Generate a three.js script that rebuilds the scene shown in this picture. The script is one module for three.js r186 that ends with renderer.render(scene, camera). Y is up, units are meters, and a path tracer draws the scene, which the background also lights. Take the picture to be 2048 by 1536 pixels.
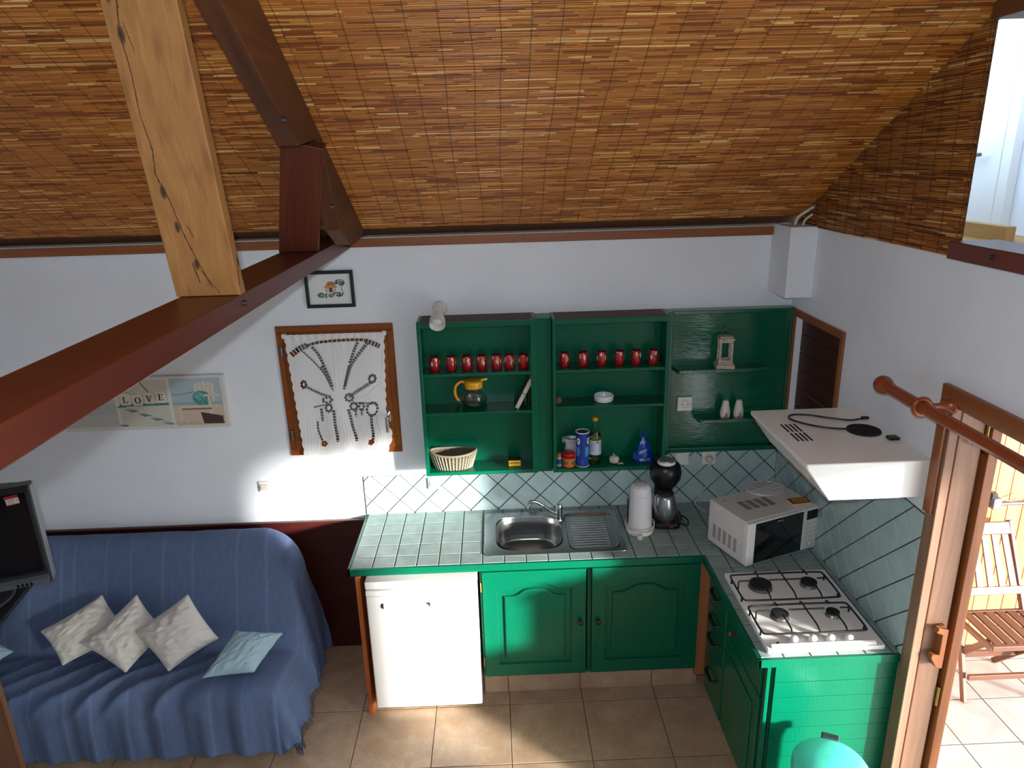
import * as THREE from 'three';
import { RoundedBoxGeometry } from 'three/addons/geometries/RoundedBoxGeometry.js';
import { mergeGeometries } from 'three/addons/utils/BufferGeometryUtils.js';
import { ImprovedNoise } from 'three/addons/math/ImprovedNoise.js';

// ---------- camera, sky, sun, exposure ----------
const scene = new THREE.Scene();
const camera = new THREE.PerspectiveCamera(57.065, 2048 / 1536, 0.05, 200);
camera.position.set(0.7977, 2.8644, 3.7375);
camera.up.set(0.03425, 0.95219, -0.30358);
camera.lookAt(0.7977 + 0.01953, 2.8644 - 0.30434, 3.7375 - 0.95236);
const renderer = new THREE.WebGLRenderer({ antialias: true });
renderer.toneMapping = THREE.LinearToneMapping;
renderer.toneMappingExposure = 1.65;
renderer.shadowMap.enabled = true;
renderer.shadowMap.type = THREE.PCFSoftShadowMap;

const SUN = new THREE.Vector3(1.2264, 0.235, 1).normalize();
{
  const W = 512, H = 256, data = new Float32Array(W * H * 4);
  for (let r = 0; r < H; r++) for (let c = 0; c < W; c++) {
    const up = ((r + 0.5) / H - 0.5) * Math.PI, az = ((c + 0.5) / W - 0.5) * 2 * Math.PI;
    const d = new THREE.Vector3(Math.cos(az) * Math.cos(up), Math.sin(up), Math.sin(az) * Math.cos(up));
    const h = Math.max(0, d.y), a = Math.acos(THREE.MathUtils.clamp(d.dot(SUN), -1, 1)) * 57.3;
    const base = 1.9 - 0.8 * Math.pow(h, 0.6), glow = 6 * Math.exp(-Math.pow(a / 11, 2)) + 2.2 * Math.exp(-Math.pow(a / 30, 2));
    const i = (r * W + c) * 4;
    data[i] = base * (0.74 - 0.1 * h) + glow; data[i + 1] = base * (0.97 - 0.03 * h) + glow * 0.95; data[i + 2] = base * (1.16 + 0.2 * h) + glow * 0.86; data[i + 3] = 1;
  }
  const sky = new THREE.DataTexture(data, W, H, THREE.RGBAFormat, THREE.FloatType);
  sky.mapping = THREE.EquirectangularReflectionMapping; sky.magFilter = THREE.LinearFilter; sky.needsUpdate = true;
  scene.background = sky; scene.backgroundIntensity = 2.5;
}
const sun = new THREE.DirectionalLight(new THREE.Color(1, 0.97, 0.93), 12);
sun.position.copy(SUN).multiplyScalar(14).add(new THREE.Vector3(1, 0.8, 1));
sun.target.position.set(1, 0.8, 1);
sun.castShadow = true; sun.shadow.radius = 7.5; sun.shadow.mapSize.set(2048, 2048);
Object.assign(sun.shadow.camera, { left: -7, right: 7, top: 5, bottom: -5, near: 0.5, far: 40 });
sun.shadow.camera.updateProjectionMatrix();
scene.add(sun, sun.target);
// the photographer's small flash, just above the lens
const flash = new THREE.PointLight(new THREE.Color(0.88, 0.97, 1.08), 4.8, 0, 2);
flash.position.set(0.78, 2.955, 3.76); flash.castShadow = true; flash.shadow.radius = 1;
scene.add(flash);

// ---------- helpers ----------
const V = (x, y, z) => new THREE.Vector3(x, y, z);
const noise = new ImprovedNoise();
const N = (x, y = 0, z = 0) => noise.noise(x, y, z);
let seed = 12345;
const rnd = () => { seed = (seed * 1664525 + 1013904223) >>> 0; return seed / 4294967296; };
const rr = (a, b) => a + (b - a) * rnd();
const lin = (hex) => new THREE.Color(hex);
const used = new Map();
function numbered(n) { const k = used.get(n) || 0; used.set(n, k + 1); return k ? n + '_' + String(k).padStart(3, '0') : n; }

// flat uv in metres; grain runs along v
function uvBox(g, axis = 'y', ou = rr(0, 7), ov = rr(0, 7)) {
  if (g.index) g = g.toNonIndexed();
  const p = g.attributes.position, uv = new Float32Array(p.count * 2), ax = 'xyz'.indexOf(axis);
  const a = V(), b = V(), c = V(), n = V();
  for (let i = 0; i < p.count; i += 3) {
    a.fromBufferAttribute(p, i); b.fromBufferAttribute(p, i + 1); c.fromBufferAttribute(p, i + 2);
    n.copy(b).sub(a).cross(c.clone().sub(a));
    const m = [Math.abs(n.x), Math.abs(n.y), Math.abs(n.z)], d = m.indexOf(Math.max(...m));
    const rest = [0, 1, 2].filter((k) => k !== d);
    const vk = rest.includes(ax) ? ax : rest[1], uk = rest.find((k) => k !== vk);
    [a, b, c].forEach((q, j) => { const e = [q.x, q.y, q.z]; uv[(i + j) * 2] = e[uk] + ou; uv[(i + j) * 2 + 1] = e[vk] + ov; });
  }
  g.setAttribute('uv', new THREE.BufferAttribute(uv, 2));
  return g;
}
const clean = (g) => { if (g.index) g = g.toNonIndexed(); for (const k of Object.keys(g.attributes)) if (!['position', 'normal', 'uv'].includes(k)) g.deleteAttribute(k); if (!g.attributes.uv) uvBox(g); return g; };
function box(x0, x1, y0, y1, z0, z1, { r = 0.002, axis = 'y', plain = false, seg = 1 } = {}) {
  const w = x1 - x0, h = y1 - y0, d = z1 - z0;
  r = Math.min(r, w * 0.45, h * 0.45, d * 0.45);
  let g = plain ? new THREE.BoxGeometry(w, h, d) : new RoundedBoxGeometry(w, h, d, seg, r);
  g = uvBox(g, axis); g.translate((x0 + x1) / 2, (y0 + y1) / 2, (z0 + z1) / 2);
  return g;
}
const cyl = (r0, r1, h, n = 20, open = false) => new THREE.CylinderGeometry(r0, r1, h, n, 1, open);
const lathe = (pts, n = 28) => new THREE.LatheGeometry(pts.map(([x, y]) => new THREE.Vector2(Math.max(x, 1e-5), y)), n);
const tube = (pts, r, n = 24, m = 8, closed = false) => new THREE.TubeGeometry(new THREE.CatmullRomCurve3(pts.map((p) => (p.isVector3 ? p : V(...p))), closed, 'centripetal'), n, r, m, closed);
const tf = (g, [x, y, z] = [0, 0, 0], [rx, ry, rz] = [0, 0, 0], s = [1, 1, 1]) => g.applyMatrix4(new THREE.Matrix4().compose(V(x, y, z), new THREE.Quaternion().setFromEuler(new THREE.Euler(rx, ry, rz)), V(...s)));
function extr(shape, depth, bevel = 0.002, seg = 1, cs = 8) {
  return new THREE.ExtrudeGeometry(shape, { depth, bevelEnabled: bevel > 0, bevelThickness: bevel, bevelSize: bevel, bevelOffset: -bevel, bevelSegments: seg, curveSegments: cs });
}
const poly = (pts) => { const s = new THREE.Shape(); pts.forEach(([x, y], i) => (i ? s.lineTo(x, y) : s.moveTo(x, y))); s.closePath(); return s; };
function rrect(x0, x1, y0, y1, r, path = new THREE.Shape()) {
  path.moveTo(x0 + r, y0); path.lineTo(x1 - r, y0); path.quadraticCurveTo(x1, y0, x1, y0 + r); path.lineTo(x1, y1 - r); path.quadraticCurveTo(x1, y1, x1 - r, y1);
  path.lineTo(x0 + r, y1); path.quadraticCurveTo(x0, y1, x0, y1 - r); path.lineTo(x0, y0 + r); path.quadraticCurveTo(x0, y0, x0 + r, y0); return path;
}
// grid surface f(u, v) -> Vector3
function surf(f, nu, nv) {
  const pos = [], uv = [], idx = [];
  for (let j = 0; j <= nv; j++) for (let i = 0; i <= nu; i++) { const q = f(i / nu, j / nv); pos.push(q.x, q.y, q.z); uv.push(q.s ?? i / nu, q.t ?? j / nv); }
  for (let j = 0; j < nv; j++) for (let i = 0; i < nu; i++) { const a = j * (nu + 1) + i, b = a + 1, c = a + nu + 1, d = c + 1; idx.push(a, b, d, a, d, c); }
  const g = new THREE.BufferGeometry();
  g.setAttribute('position', new THREE.Float32BufferAttribute(pos, 3)); g.setAttribute('uv', new THREE.Float32BufferAttribute(uv, 2)); g.setIndex(idx); g.computeVertexNormals();
  return g;
}
function thing(name, label, category, pos = [0, 0, 0], { turn = 0, group, local = false } = {}) {
  const o = new THREE.Group(); o.name = numbered(name); o.position.set(...pos); o.rotation.y = turn; o.userData = { label, category };
  if (group) o.userData.group = group;
  o.off = local ? V(0, 0, 0) : V(...pos); scene.add(o); return o;
}
// one named Mesh; geometry in world metres unless the thing is local
function put(name, geos, mat, parent, label) {
  const list = [].concat(geos).map((g) => clean(g.clone()));
  const g = list.length > 1 ? mergeGeometries(list) : list[0];
  const m = new THREE.Mesh(g, mat); m.name = parent === scene ? numbered(name) : name;
  if (parent.off) g.translate(-parent.off.x, -parent.off.y, -parent.off.z);
  m.off = parent.off; if (label) m.userData.label = label;
  parent.add(m); return m;
}
function struct(name, geos, mat, parent = scene) { const m = put(name, geos, mat, parent); if (parent === scene) m.userData.kind = 'structure'; return m; }
function solo(name, geos, mat, label, category, group) { const m = put(name, geos, mat, scene); m.userData = { label, category }; if (group) m.userData.group = group; return m; }
function copy(o, pos, turn, label) {
  const c = o.clone(); c.name = numbered(o.name.replace(/_\d{3}$/, '')); c.userData = { ...o.userData }; if (label) c.userData.label = label;
  c.position.set(...pos); if (turn !== undefined) c.rotation.y = turn; scene.add(c); return c;
}
// convex polygon clipped by a x + b y <= c
function clip(P, a, b, c) {
  const out = [];
  for (let i = 0; i < P.length; i++) {
    const p = P[i], q = P[(i + 1) % P.length], dp = a * p[0] + b * p[1] - c, dq = a * q[0] + b * q[1] - c;
    if (dp <= 0) out.push(p);
    if ((dp < 0 && dq > 0) || (dp > 0 && dq < 0)) { const t = dp / (dp - dq); out.push([p[0] + t * (q[0] - p[0]), p[1] + t * (q[1] - p[1])]); }
  }
  return out;
}
const clipRect = (P, x0, x1, y0, y1) => clip(clip(clip(clip(P, -1, 0, -x0), 1, 0, x1), 0, -1, -y0), 0, 1, y1);
const area = (P) => P.reduce((s, p, i) => { const q = P[(i + 1) % P.length]; return s + (p[0] * q[1] - q[0] * p[1]) / 2; }, 0);
function inset(P, d) {
  const n = P.length, out = [];
  for (let i = 0; i < n; i++) {
    const a = P[(i + n - 1) % n], b = P[i], c = P[(i + 1) % n];
    const n1 = [-(b[1] - a[1]), b[0] - a[0]], n2 = [-(c[1] - b[1]), c[0] - b[0]], l1 = Math.hypot(...n1), l2 = Math.hypot(...n2);
    n1[0] /= l1; n1[1] /= l1; n2[0] /= l2; n2[1] /= l2;
    const k = d / Math.max(0.25, 1 + n1[0] * n2[0] + n1[1] * n2[1]);
    out.push([b[0] + (n1[0] + n2[0]) * k, b[1] + (n1[1] + n2[1]) * k]);
  }
  return out;
}
// flat tile with chamfered edge: polygon P (counter-clockwise in a, b), thickness h, map(a, b, height) -> [x, y, z]
function tileGeo(P, h, map, bevel = 0.0015) {
  if (area(P) < 0) P = P.slice().reverse();
  const T = inset(P, bevel), ou = rr(0, 5), ov = rr(0, 5), pos = [], uv = [];
  const tri = (...q) => q.forEach(([a, b, z]) => { pos.push(...map(a, b, z)); uv.push(a + ou, b + ov); });
  const n = P.length;
  for (let i = 1; i < n - 1; i++) tri([...T[0], h], [...T[i], h], [...T[i + 1], h]);
  for (let i = 0; i < n; i++) {
    const j = (i + 1) % n;
    tri([...P[i], h - bevel], [...P[j], h - bevel], [...T[j], h]); tri([...P[i], h - bevel], [...T[j], h], [...T[i], h]);
    tri([...P[i], 0], [...P[j], 0], [...P[j], h - bevel]); tri([...P[i], 0], [...P[j], h - bevel], [...P[i], h - bevel]);
  }
  const g = new THREE.BufferGeometry();
  g.setAttribute('position', new THREE.Float32BufferAttribute(pos, 3)); g.setAttribute('uv', new THREE.Float32BufferAttribute(uv, 2)); g.computeVertexNormals();
  return g;
}
const rect = (x0, x1, y0, y1) => [[x0, y0], [x1, y0], [x1, y1], [x0, y1]];

// ---------- textures ----------
function tex(w, h, f, { srgb = false, sx = 1, sy = 1 } = {}) {
  const data = new Uint8Array(w * h * 4);
  for (let y = 0; y < h; y++) for (let x = 0; x < w; x++) {
    const q = f(x / w, y / h), i = (y * w + x) * 4;
    for (let c = 0; c < 3; c++) data[i + c] = THREE.MathUtils.clamp(Math.round(255 * (q.length ? q[c] : q)), 0, 255);
    data[i + 3] = 255;
  }
  const t = new THREE.DataTexture(data, w, h); t.magFilter = THREE.LinearFilter; t.minFilter = THREE.LinearMipmapLinearFilter; t.generateMipmaps = true;
  t.wrapS = t.wrapT = THREE.MirroredRepeatWrapping; t.repeat.set(sx, sy); if (srgb) t.colorSpace = THREE.SRGBColorSpace; t.needsUpdate = true; return t;
}
const fbm = (x, y, o = 4, s = 0) => { let a = 0.5, v = 0; for (let i = 0; i < o; i++) { v += a * N(x, y, s + i * 7.1); x *= 2.03; y *= 2.03; a *= 0.5; } return v; };
const mix = (a, b, t) => a.map((v, i) => v + (b[i] - v) * t);
const hex = (h) => [(h >> 16) / 255, ((h >> 8) & 255) / 255, (h & 255) / 255];
function woodMat(dark, light, { rough = 0.5, s = 1, knots = 0, sd = 0, streak = 1, bump = 0.0006 } = {}) {
  const A = hex(dark), B = hex(light), cell = (u, v) => {
    const wob = 0.06 * N(u * 3, v * 1.2, sd), uu = u + wob;
    let t = 0.5 + 0.55 * fbm(uu * 9, v * 0.9, 3, sd) * streak + 0.25 * N(uu * 60, v * 1.6, sd + 3) * streak + 0.1 * N(uu * 170, v * 5, sd + 5);
    const k = N(u * 2.2, v * 1.1, sd + 40); if (knots && k > 0.42) t -= knots * (k - 0.42) * 4;
    return t;
  };
  const map = tex(256, 512, (u, v) => mix(A, B, THREE.MathUtils.clamp(cell(u, v * 2), 0, 1)), { srgb: true, sx: 1 / s, sy: 1 / (2 * s) });
  const bm = tex(256, 512, (u, v) => 0.5 + 0.4 * N(u * 90, v * 6, sd) + 0.2 * N(u * 30, v * 3, sd), { sx: 1 / s, sy: 1 / (2 * s) });
  return new THREE.MeshStandardMaterial({ map, bumpMap: bm, bumpScale: bump, roughness: rough });
}
const std = (color, roughness = 0.6, extra = {}) => new THREE.MeshStandardMaterial({ color, roughness, ...extra });
function canvasTex(w, h, draw) {
  const c = document.createElement('canvas'); c.width = w; c.height = h; draw(c.getContext('2d'), w, h);
  const t = new THREE.CanvasTexture(c); t.colorSpace = THREE.SRGBColorSpace; t.magFilter = THREE.LinearFilter; return t;
}
const plasterBump = tex(512, 512, (u, v) => 0.5 + 0.5 * fbm(u * 24, v * 24, 5, 1));
const plasterMap = tex(256, 256, (u, v) => { const t = 0.985 + 0.03 * fbm(u * 6, v * 6, 4, 2); return [t * 0.92, t * 0.938, t * 0.955]; }, { srgb: true, sx: 0.5, sy: 0.5 });
const brushBump = tex(512, 512, (u, v) => 0.5 + 0.35 * N(u * 9, v * 130, 3) + 0.25 * fbm(u * 14, v * 30, 4, 9), { sx: 2, sy: 2 });
const brushBumpV = tex(512, 512, (u, v) => 0.5 + 0.35 * N(u * 130, v * 9, 3) + 0.25 * fbm(u * 30, v * 14, 4, 9), { sx: 2, sy: 2 });
const fineBump = tex(256, 256, (u, v) => 0.5 + 0.5 * fbm(u * 60, v * 60, 3, 6), { sx: 3, sy: 3 });
const GREEN = new THREE.Color().setRGB(0.0003, 0.105, 0.052);
const M = {
  plaster: std(0xffffff, 0.9, { map: plasterMap, bumpMap: plasterBump, bumpScale: 0.0012 }),
  white: std(0xe9e7e2, 0.35), enamel: std(0xeceae4, 0.22), plastic: std(0xe8e6e0, 0.4), cream: std(0xd9d3c2, 0.45),
  green: new THREE.MeshPhysicalMaterial({ color: GREEN, roughness: 0.25, ior: 1.5, specularIntensity: 0.65, bumpMap: brushBump, bumpScale: 0.0007 }),
  greenV: new THREE.MeshPhysicalMaterial({ color: GREEN, roughness: 0.25, ior: 1.5, specularIntensity: 0.65, bumpMap: brushBumpV, bumpScale: 0.0007 }),
  gloss: new THREE.MeshPhysicalMaterial({ color: GREEN, roughness: 0.15, ior: 1.85, bumpMap: brushBump, bumpScale: 0.0008 }),
  black: std(0x101012, 0.35), blackMatte: std(0x15151a, 0.8), darkGrey: std(0x2b2d30, 0.5),
  chrome: std(0xd5d8da, 0.12, { metalness: 1 }), brass: std(0xb59a5a, 0.35, { metalness: 1 }), iron: std(0x6c6c70, 0.45, { metalness: 1 }),
  beam: woodMat(0x4a1c10, 0x763420, { rough: 0.38, sd: 3, streak: 0.7 }),
  strut: woodMat(0x481d0f, 0x7a3a20, { rough: 0.5, sd: 6 }),
  rafter: woodMat(0x42230f, 0x7c4824, { rough: 0.55, sd: 8 }),
  post: woodMat(0x94652f, 0xd0a05e, { rough: 0.6, sd: 12, knots: 1 }),
  trim: woodMat(0x743a16, 0xa0602c, { rough: 0.5, sd: 15 }),
  wainscot: woodMat(0x2c0b07, 0x4d1a10, { rough: 0.4, sd: 18, streak: 0.6 }),
  window: woodMat(0x6e3508, 0x9c5614, { rough: 0.35, sd: 21 }),
  door: woodMat(0x6f4e3a, 0xa87f64, { rough: 0.5, sd: 24 }),
  casing: woodMat(0x74401c, 0xa4663a, { rough: 0.4, sd: 27 }),
  rod: woodMat(0x7a3413, 0xa4532a, { rough: 0.28, sd: 30 }),
  panel: woodMat(0x9a4a20, 0xc26a34, { rough: 0.45, sd: 33 }),
  filler: woodMat(0x8a5634, 0xae7448, { rough: 0.5, sd: 36 }),
  pine: woodMat(0x94592f, 0xb68252, { rough: 0.5, sd: 39 }),
  teak: woodMat(0x42200e, 0x63381a, { rough: 0.55, sd: 42 }),
  board: woodMat(0x5a3824, 0x84583a, { rough: 0.5, sd: 51 }),
  shutter: woodMat(0x2c0c07, 0x4a180e, { rough: 0.5, sd: 45 }),
  loft: woodMat(0x9a7440, 0xc89c60, { rough: 0.5, sd: 48 }),
  grout: std(0x2c3332, 0.9), floorGrout: std(0x51463d, 0.95),
  wire: std(0xe2e2e4, 0.25, { metalness: 0.25 }),
  glass: new THREE.MeshPhysicalMaterial({ color: 0xffffff, roughness: 0.02, transmission: 1, thickness: 0, ior: 1.5 }),
  ground: std(0x8d8674, 0.95),
};

// ---------- the setting ----------
const XR = 2.403, T = 0.17, SL = 0.57, CY = 2.512;           // right wall plane, wall thickness, roof slope, roof height at the back wall
const roofY = (z) => CY + SL * z;
{
  const s = poly([[-2.6, -0.15], [XR + T, -0.15], [XR + T, 2.5], [-2.6, 2.5]]), h = new THREE.Path();
  h.moveTo(-0.385, 1.295); h.lineTo(-0.385, 2.036); h.lineTo(0.238, 2.036); h.lineTo(0.238, 1.295); h.closePath(); s.holes.push(h);
  const g = uvBox(tf(extr(s, 0.18, 0), [0, 0, -0.18]));
  struct('wall_back', g, M.plaster);
}
{
  const s = poly([[-0.18, -0.15], [6.9, -0.15], [6.9, 2.5], [3.55, 4.5], [2.45, 3.9], [2.45, 2.496], [-0.18, 2.496], [-0.18, 2.39]]), hole = (z0, z1, y0, y1) => { const h = new THREE.Path(); h.moveTo(z0, y0); h.lineTo(z0, y1); h.lineTo(z1, y1); h.lineTo(z1, y0); h.closePath(); s.holes.push(h); };
  hole(0.085, 0.60, 1.32, 2.03); hole(1.385, 2.56, 0, 2.03); hole(3.5, 4.1, 0.9, 2.0);
  const g = uvBox(tf(extr(s, T, 0), [XR + T, 0, 0], [0, -Math.PI / 2, 0]), 'y');
  struct('wall_right', g, M.plaster);
}
struct('wall_left', uvBox(tf(extr(poly([[-0.18, -0.15], [6.9, -0.15], [6.9, 2.5], [3.55, 4.5], [-0.18, 2.39]]), 0.18, 0), [-2.4, 0, 0], [0, -Math.PI / 2, 0])), M.plaster);
struct('wall_front', box(-2.6, XR + T, -0.15, 2.5, 6.72, 6.9, { plain: true }), M.plaster);
// floor slab with grouted tiles
{
  const floor = struct('floor', box(-2.58, XR + T, -0.15, -0.0015, -0.18, 6.9, { plain: true }), M.floorGrout);
  const mottled = (sd) => tex(256, 256, (u, v) => { const t = THREE.MathUtils.clamp(0.5 + 0.75 * fbm(u * 5, v * 5, 5, sd) + 0.2 * N(u * 50, v * 50, sd), 0, 1), k = THREE.MathUtils.clamp(0.2 + 0.9 * fbm(u * 9, v * 9, 4, sd + 9), 0, 1); return mix(mix(hex(0xa1866b), hex(0xc6af94), t), hex(0x9c7452), k * 0.6); }, { srgb: true, sx: 1.2, sy: 1.2 });
  const mats = [3, 31, 57].map((sd) => new THREE.MeshStandardMaterial({ map: mottled(sd), roughness: 0.42, bumpMap: fineBump, bumpScale: 0.0005 }));
  M.floorTile = mats[0];
  const P = 0.4036, X0 = -0.005, Z0 = 0.5666, G = 0.0022;
  for (let i = -6; i < 6; i++) for (let k = -2; k < 5; k++) {
    const x0 = Math.max(-2.4, X0 + i * P + G), x1 = Math.min(XR, X0 + (i + 1) * P - G), z0 = Math.max(0, Z0 + k * P + G), z1 = Z0 + (k + 1) * P - G;
    if (x1 - x0 < 0.02 || z1 - z0 < 0.02) continue;
    put('tile', tileGeo(rect(x0, x1, z0, z1), 0.004, (a, b, h) => [a, h - 0.004, b], 0.0012).scale(1, 1, 1), mats[Math.floor(rnd() * 3)], floor);
  }
  const z0 = Z0 + 5 * P;                                                  // behind the photographer: joined
  const rest = [];
  for (let i = -6; i < 6; i++) for (let k = 5; k < 15; k++) { const x0 = Math.max(-2.4, X0 + i * P + G), x1 = Math.min(XR, X0 + (i + 1) * P - G); rest.push(tileGeo(rect(x0, x1, Z0 + k * P + G, Z0 + (k + 1) * P - G), 0.004, (a, b, h) => [a, h - 0.004, b], 0.0012)); }
  put('tile_field', rest, mats[1], floor).userData.kind = 'stuff';
}
// roof: boarded slab on both slopes, reed matting hung under the near slope
{
  const back = box(-2.6, XR + 0.018, 0, 0.12, -0.35, 4.17, { plain: true, axis: 'x' });
  tf(back, [0, CY + 0.022, 0], [-Math.atan(SL), 0, 0]);
  const front = box(-2.6, XR + T, 0, 0.12, 0, 4.1, { plain: true, axis: 'x' });
  tf(front, [0, 4.53, 3.54], [Math.atan(0.6), 0, 0]);
  const roof = struct('ceiling', [back, front], std(0x6b4526, 0.8));
  const th = Math.atan(SL), ca = Math.cos(th), sa = Math.sin(th);
  const reedGeo = new THREE.CylinderGeometry(1, 1, 1, 6, 1, true).rotateZ(Math.PI / 2);   // along x
  const reedMat = std(0xffffff, 0.36);
  const tone = () => {
    const t = rnd(), c = new THREE.Color();
    if (t < 0.6) c.set(0xb26d2a); else if (t < 0.8) c.set(0x88481b); else if (t < 0.94) c.set(0xc98a40); else c.set(0xe2b06a);
    return c.multiplyScalar(rr(0.8, 1.16));
  };
  function mat(name, rows, parent, shade = 1) {                                      // rows: [start, end, centre(t) -> Vector3, direction quaternion]
    const list = [];
    for (const row of rows) { let t = row.a - rr(0, 0.3); while (t < row.b) { const L = rr(0.05, 0.2) * (rnd() < 0.12 ? 2 : 1), a = Math.max(t, row.a + (row.rag ?? 0) * rr(-1, 0)), b = Math.min(t + L, row.b + (row.rag ?? 0) * rr(-1, 1)); if (b - a > 0.01) list.push([a, b, row]); t += L + 0.001; } }
    const im = new THREE.InstancedMesh(reedGeo, reedMat, list.length), m = new THREE.Matrix4(), q = new THREE.Quaternion();
    list.forEach(([a, b, row], i) => {
      const r = rr(0.0036, 0.0047), wob = V(0, rr(-1, 1) * 0.0014, rr(-1, 1) * 0.0014), p = row.at((a + b) / 2).add(wob);
      q.copy(row.q).multiply(new THREE.Quaternion().setFromAxisAngle(V(0, 0, 1), rr(-1, 1) * 0.011)).multiply(new THREE.Quaternion().setFromAxisAngle(V(0, 1, 0), rr(-1, 1) * 0.012));
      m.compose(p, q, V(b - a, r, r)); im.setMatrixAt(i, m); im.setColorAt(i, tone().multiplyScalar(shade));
    });
    im.name = name; im.userData.kind = 'stuff'; parent.add(im);
  }
  const rows = [];
  for (let s = 0.055; s < 2.75; s += 0.0079) if (Math.abs(s - 0.64) > 0.004 && Math.abs(s - 1.83) > 0.004) rows.push({ a: -2.4, b: XR, at: (t) => V(t, CY + 0.008 + s * sa, s * ca), q: new THREE.Quaternion() });
  mat('reed_matting', rows, roof);
  const wires = [];
  for (let x = 0.842 - 33 * 0.0965; x < XR - 0.03; x += 0.0965) {
    const pts = []; for (let s = 0.02; s <= 2.7; s += 0.17) pts.push(V(x + 0.014 * N(x * 7, s * 1.9) + 0.005 * N(x * 31, s * 6), CY + 0.002 + s * sa, s * ca + 0.002));
    wires.push(tube(pts, 0.0009, 26, 4));
  }
  const w1 = put('binding_wire', wires, std(0x4a3822, 0.6), roof); w1.userData.kind = 'stuff';
  const gable = new THREE.Group(); gable.name = 'gable_matting'; scene.add(gable); gable.userData = { kind: 'structure' };
  const backing = extr(poly([[0, 2.5], [1.305, 2.5], [1.305, 3.24], [2.45, 3.24], [2.45, roofY(2.45)], [0, roofY(0)]]), 0.02, 0);
  const gb = struct('backing', uvBox(tf(backing, [XR + 0.016, 0, 0], [0, -Math.PI / 2, 0])), std(0x5a3a20, 0.9), gable);
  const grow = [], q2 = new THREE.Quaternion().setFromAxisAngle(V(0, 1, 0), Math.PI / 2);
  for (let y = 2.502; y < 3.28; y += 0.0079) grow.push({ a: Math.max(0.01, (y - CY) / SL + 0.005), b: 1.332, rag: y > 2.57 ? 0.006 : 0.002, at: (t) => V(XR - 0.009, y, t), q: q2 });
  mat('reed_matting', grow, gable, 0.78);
  const gw = []; for (let z = 0.12; z < 1.33; z += 0.1) gw.push(tube([V(XR - 0.0145, 2.5, z), V(XR - 0.0145, (2.5 + roofY(z)) / 2, z + 0.004), V(XR - 0.0145, roofY(z), z)], 0.0011, 8, 4));
  put('binding_wire', gw, std(0x2a1c10, 0.6), gable).userData.kind = 'stuff';
}
// trim under the matting, three boards end to end
{
  const t = struct('trim_1', box(-2.4, 2.262, 2.493, 2.499, 0.0, 0.035, { plain: true }), std(0xb8b2a8, 0.8));
  [[-2.4, -0.13], [0.052, 0.95], [0.953, 2.262]].forEach(([a, b]) => put('board', box(a, b, 2.447, 2.493, 0, 0.028, { axis: 'x', r: 0.003 }), M.trim, t));
}
// wainscot of wide horizontal boards with a cap
{
  const w = struct('trim_2', box(-2.4, 0.035, 0.862, 0.877, 0, 0.026, { axis: 'x', r: 0.004 }), M.wainscot);
  for (let i = 0; i < 8; i++) put('board', box(-2.4, 0.035, 0.002 + i * 0.1075, 0.002 + (i + 1) * 0.1075 - 0.0015, 0, 0.016, { axis: 'x', r: 0.0025 }), M.wainscot, w);
}
// window in the back wall: casing, hinged sash, pane, closed grey shutter outside
{
  const w = new THREE.Group(); w.name = 'window_1'; w.userData = { kind: 'structure' }; scene.add(w);
  const ring = (x0, x1, y0, y1, wd, z0, z1, r = 0.004) => [box(x0, x1, y1 - wd, y1, z0, z1, { axis: 'x', r }), box(x0, x1, y0, y0 + wd, z0, z1, { axis: 'x', r }), box(x0, x0 + wd, y0 + wd, y1 - wd, z0, z1, { r }), box(x1 - wd, x1, y0 + wd, y1 - wd, z0, z1, { r })];
  put('window_frame', ring(-0.388, 0.241, 1.292, 2.04, 0.038, -0.07, 0.012), M.window, w);
  const sash = put('window_sash', ring(-0.352, 0.205, 1.326, 2.006, 0.062, -0.045, 0.02), M.window, w);
  put('pane', box(-0.292, 0.145, 1.386, 1.946, -0.028, -0.024, { plain: true }), M.glass, sash);
  put('window_shutter', box(-0.385, 0.238, 1.295, 2.036, -0.165, -0.14, { plain: true }), std(0x8f989c, 0.7), w);
  for (const y of [1.905, 1.42]) put('hinge', [tf(cyl(0.008, 0.008, 0.055, 12), [-0.366, y, 0.018]), box(-0.376, -0.356, y - 0.022, y + 0.022, 0.01, 0.016, { r: 0.001 })], M.iron, w);
  const rose = put('handle', [box(0.166, 0.194, 1.482, 1.545, 0.018, 0.026, { r: 0.003 }), tf(cyl(0.008, 0.008, 0.04, 12), [0.18, 1.525, 0.055], [Math.PI / 2, 0, 0], [1, 1.8, 1]), tf(new RoundedBoxGeometry(0.018, 0.09, 0.012, 2, 0.005), [0.18, 1.488, 0.092])], M.chrome, sash);
}
// shuttered hatch in the right wall
{
  const w = new THREE.Group(); w.name = 'window_2'; w.userData = { kind: 'structure' }; scene.add(w);
  const a = XR - 0.014, b = XR - 0.0006, fr = [box(a, b, 2.025, 2.062, 0.042, 0.625, { axis: 'z' }), box(a, b, 1.29, 1.325, 0.042, 0.625, { axis: 'z' }), box(a, b, 1.325, 2.025, 0.042, 0.083), box(a, b, 1.325, 2.025, 0.597, 0.625)];
  put('window_frame', fr, M.casing, w);
  for (let i = 0; i < 7; i++) put('plank', box(XR + 0.032, XR + 0.055, 1.322 + i * 0.1015, 1.322 + (i + 1) * 0.1015 - 0.0035, 0.085, 0.60, { axis: 'z', r: 0.003 }), M.shutter, w);
  put('batten', [0.16, 0.52].map((z) => box(XR + 0.056, XR + 0.075, 1.33, 2.02, z - 0.03, z + 0.03)), M.shutter, w);
}
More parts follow.
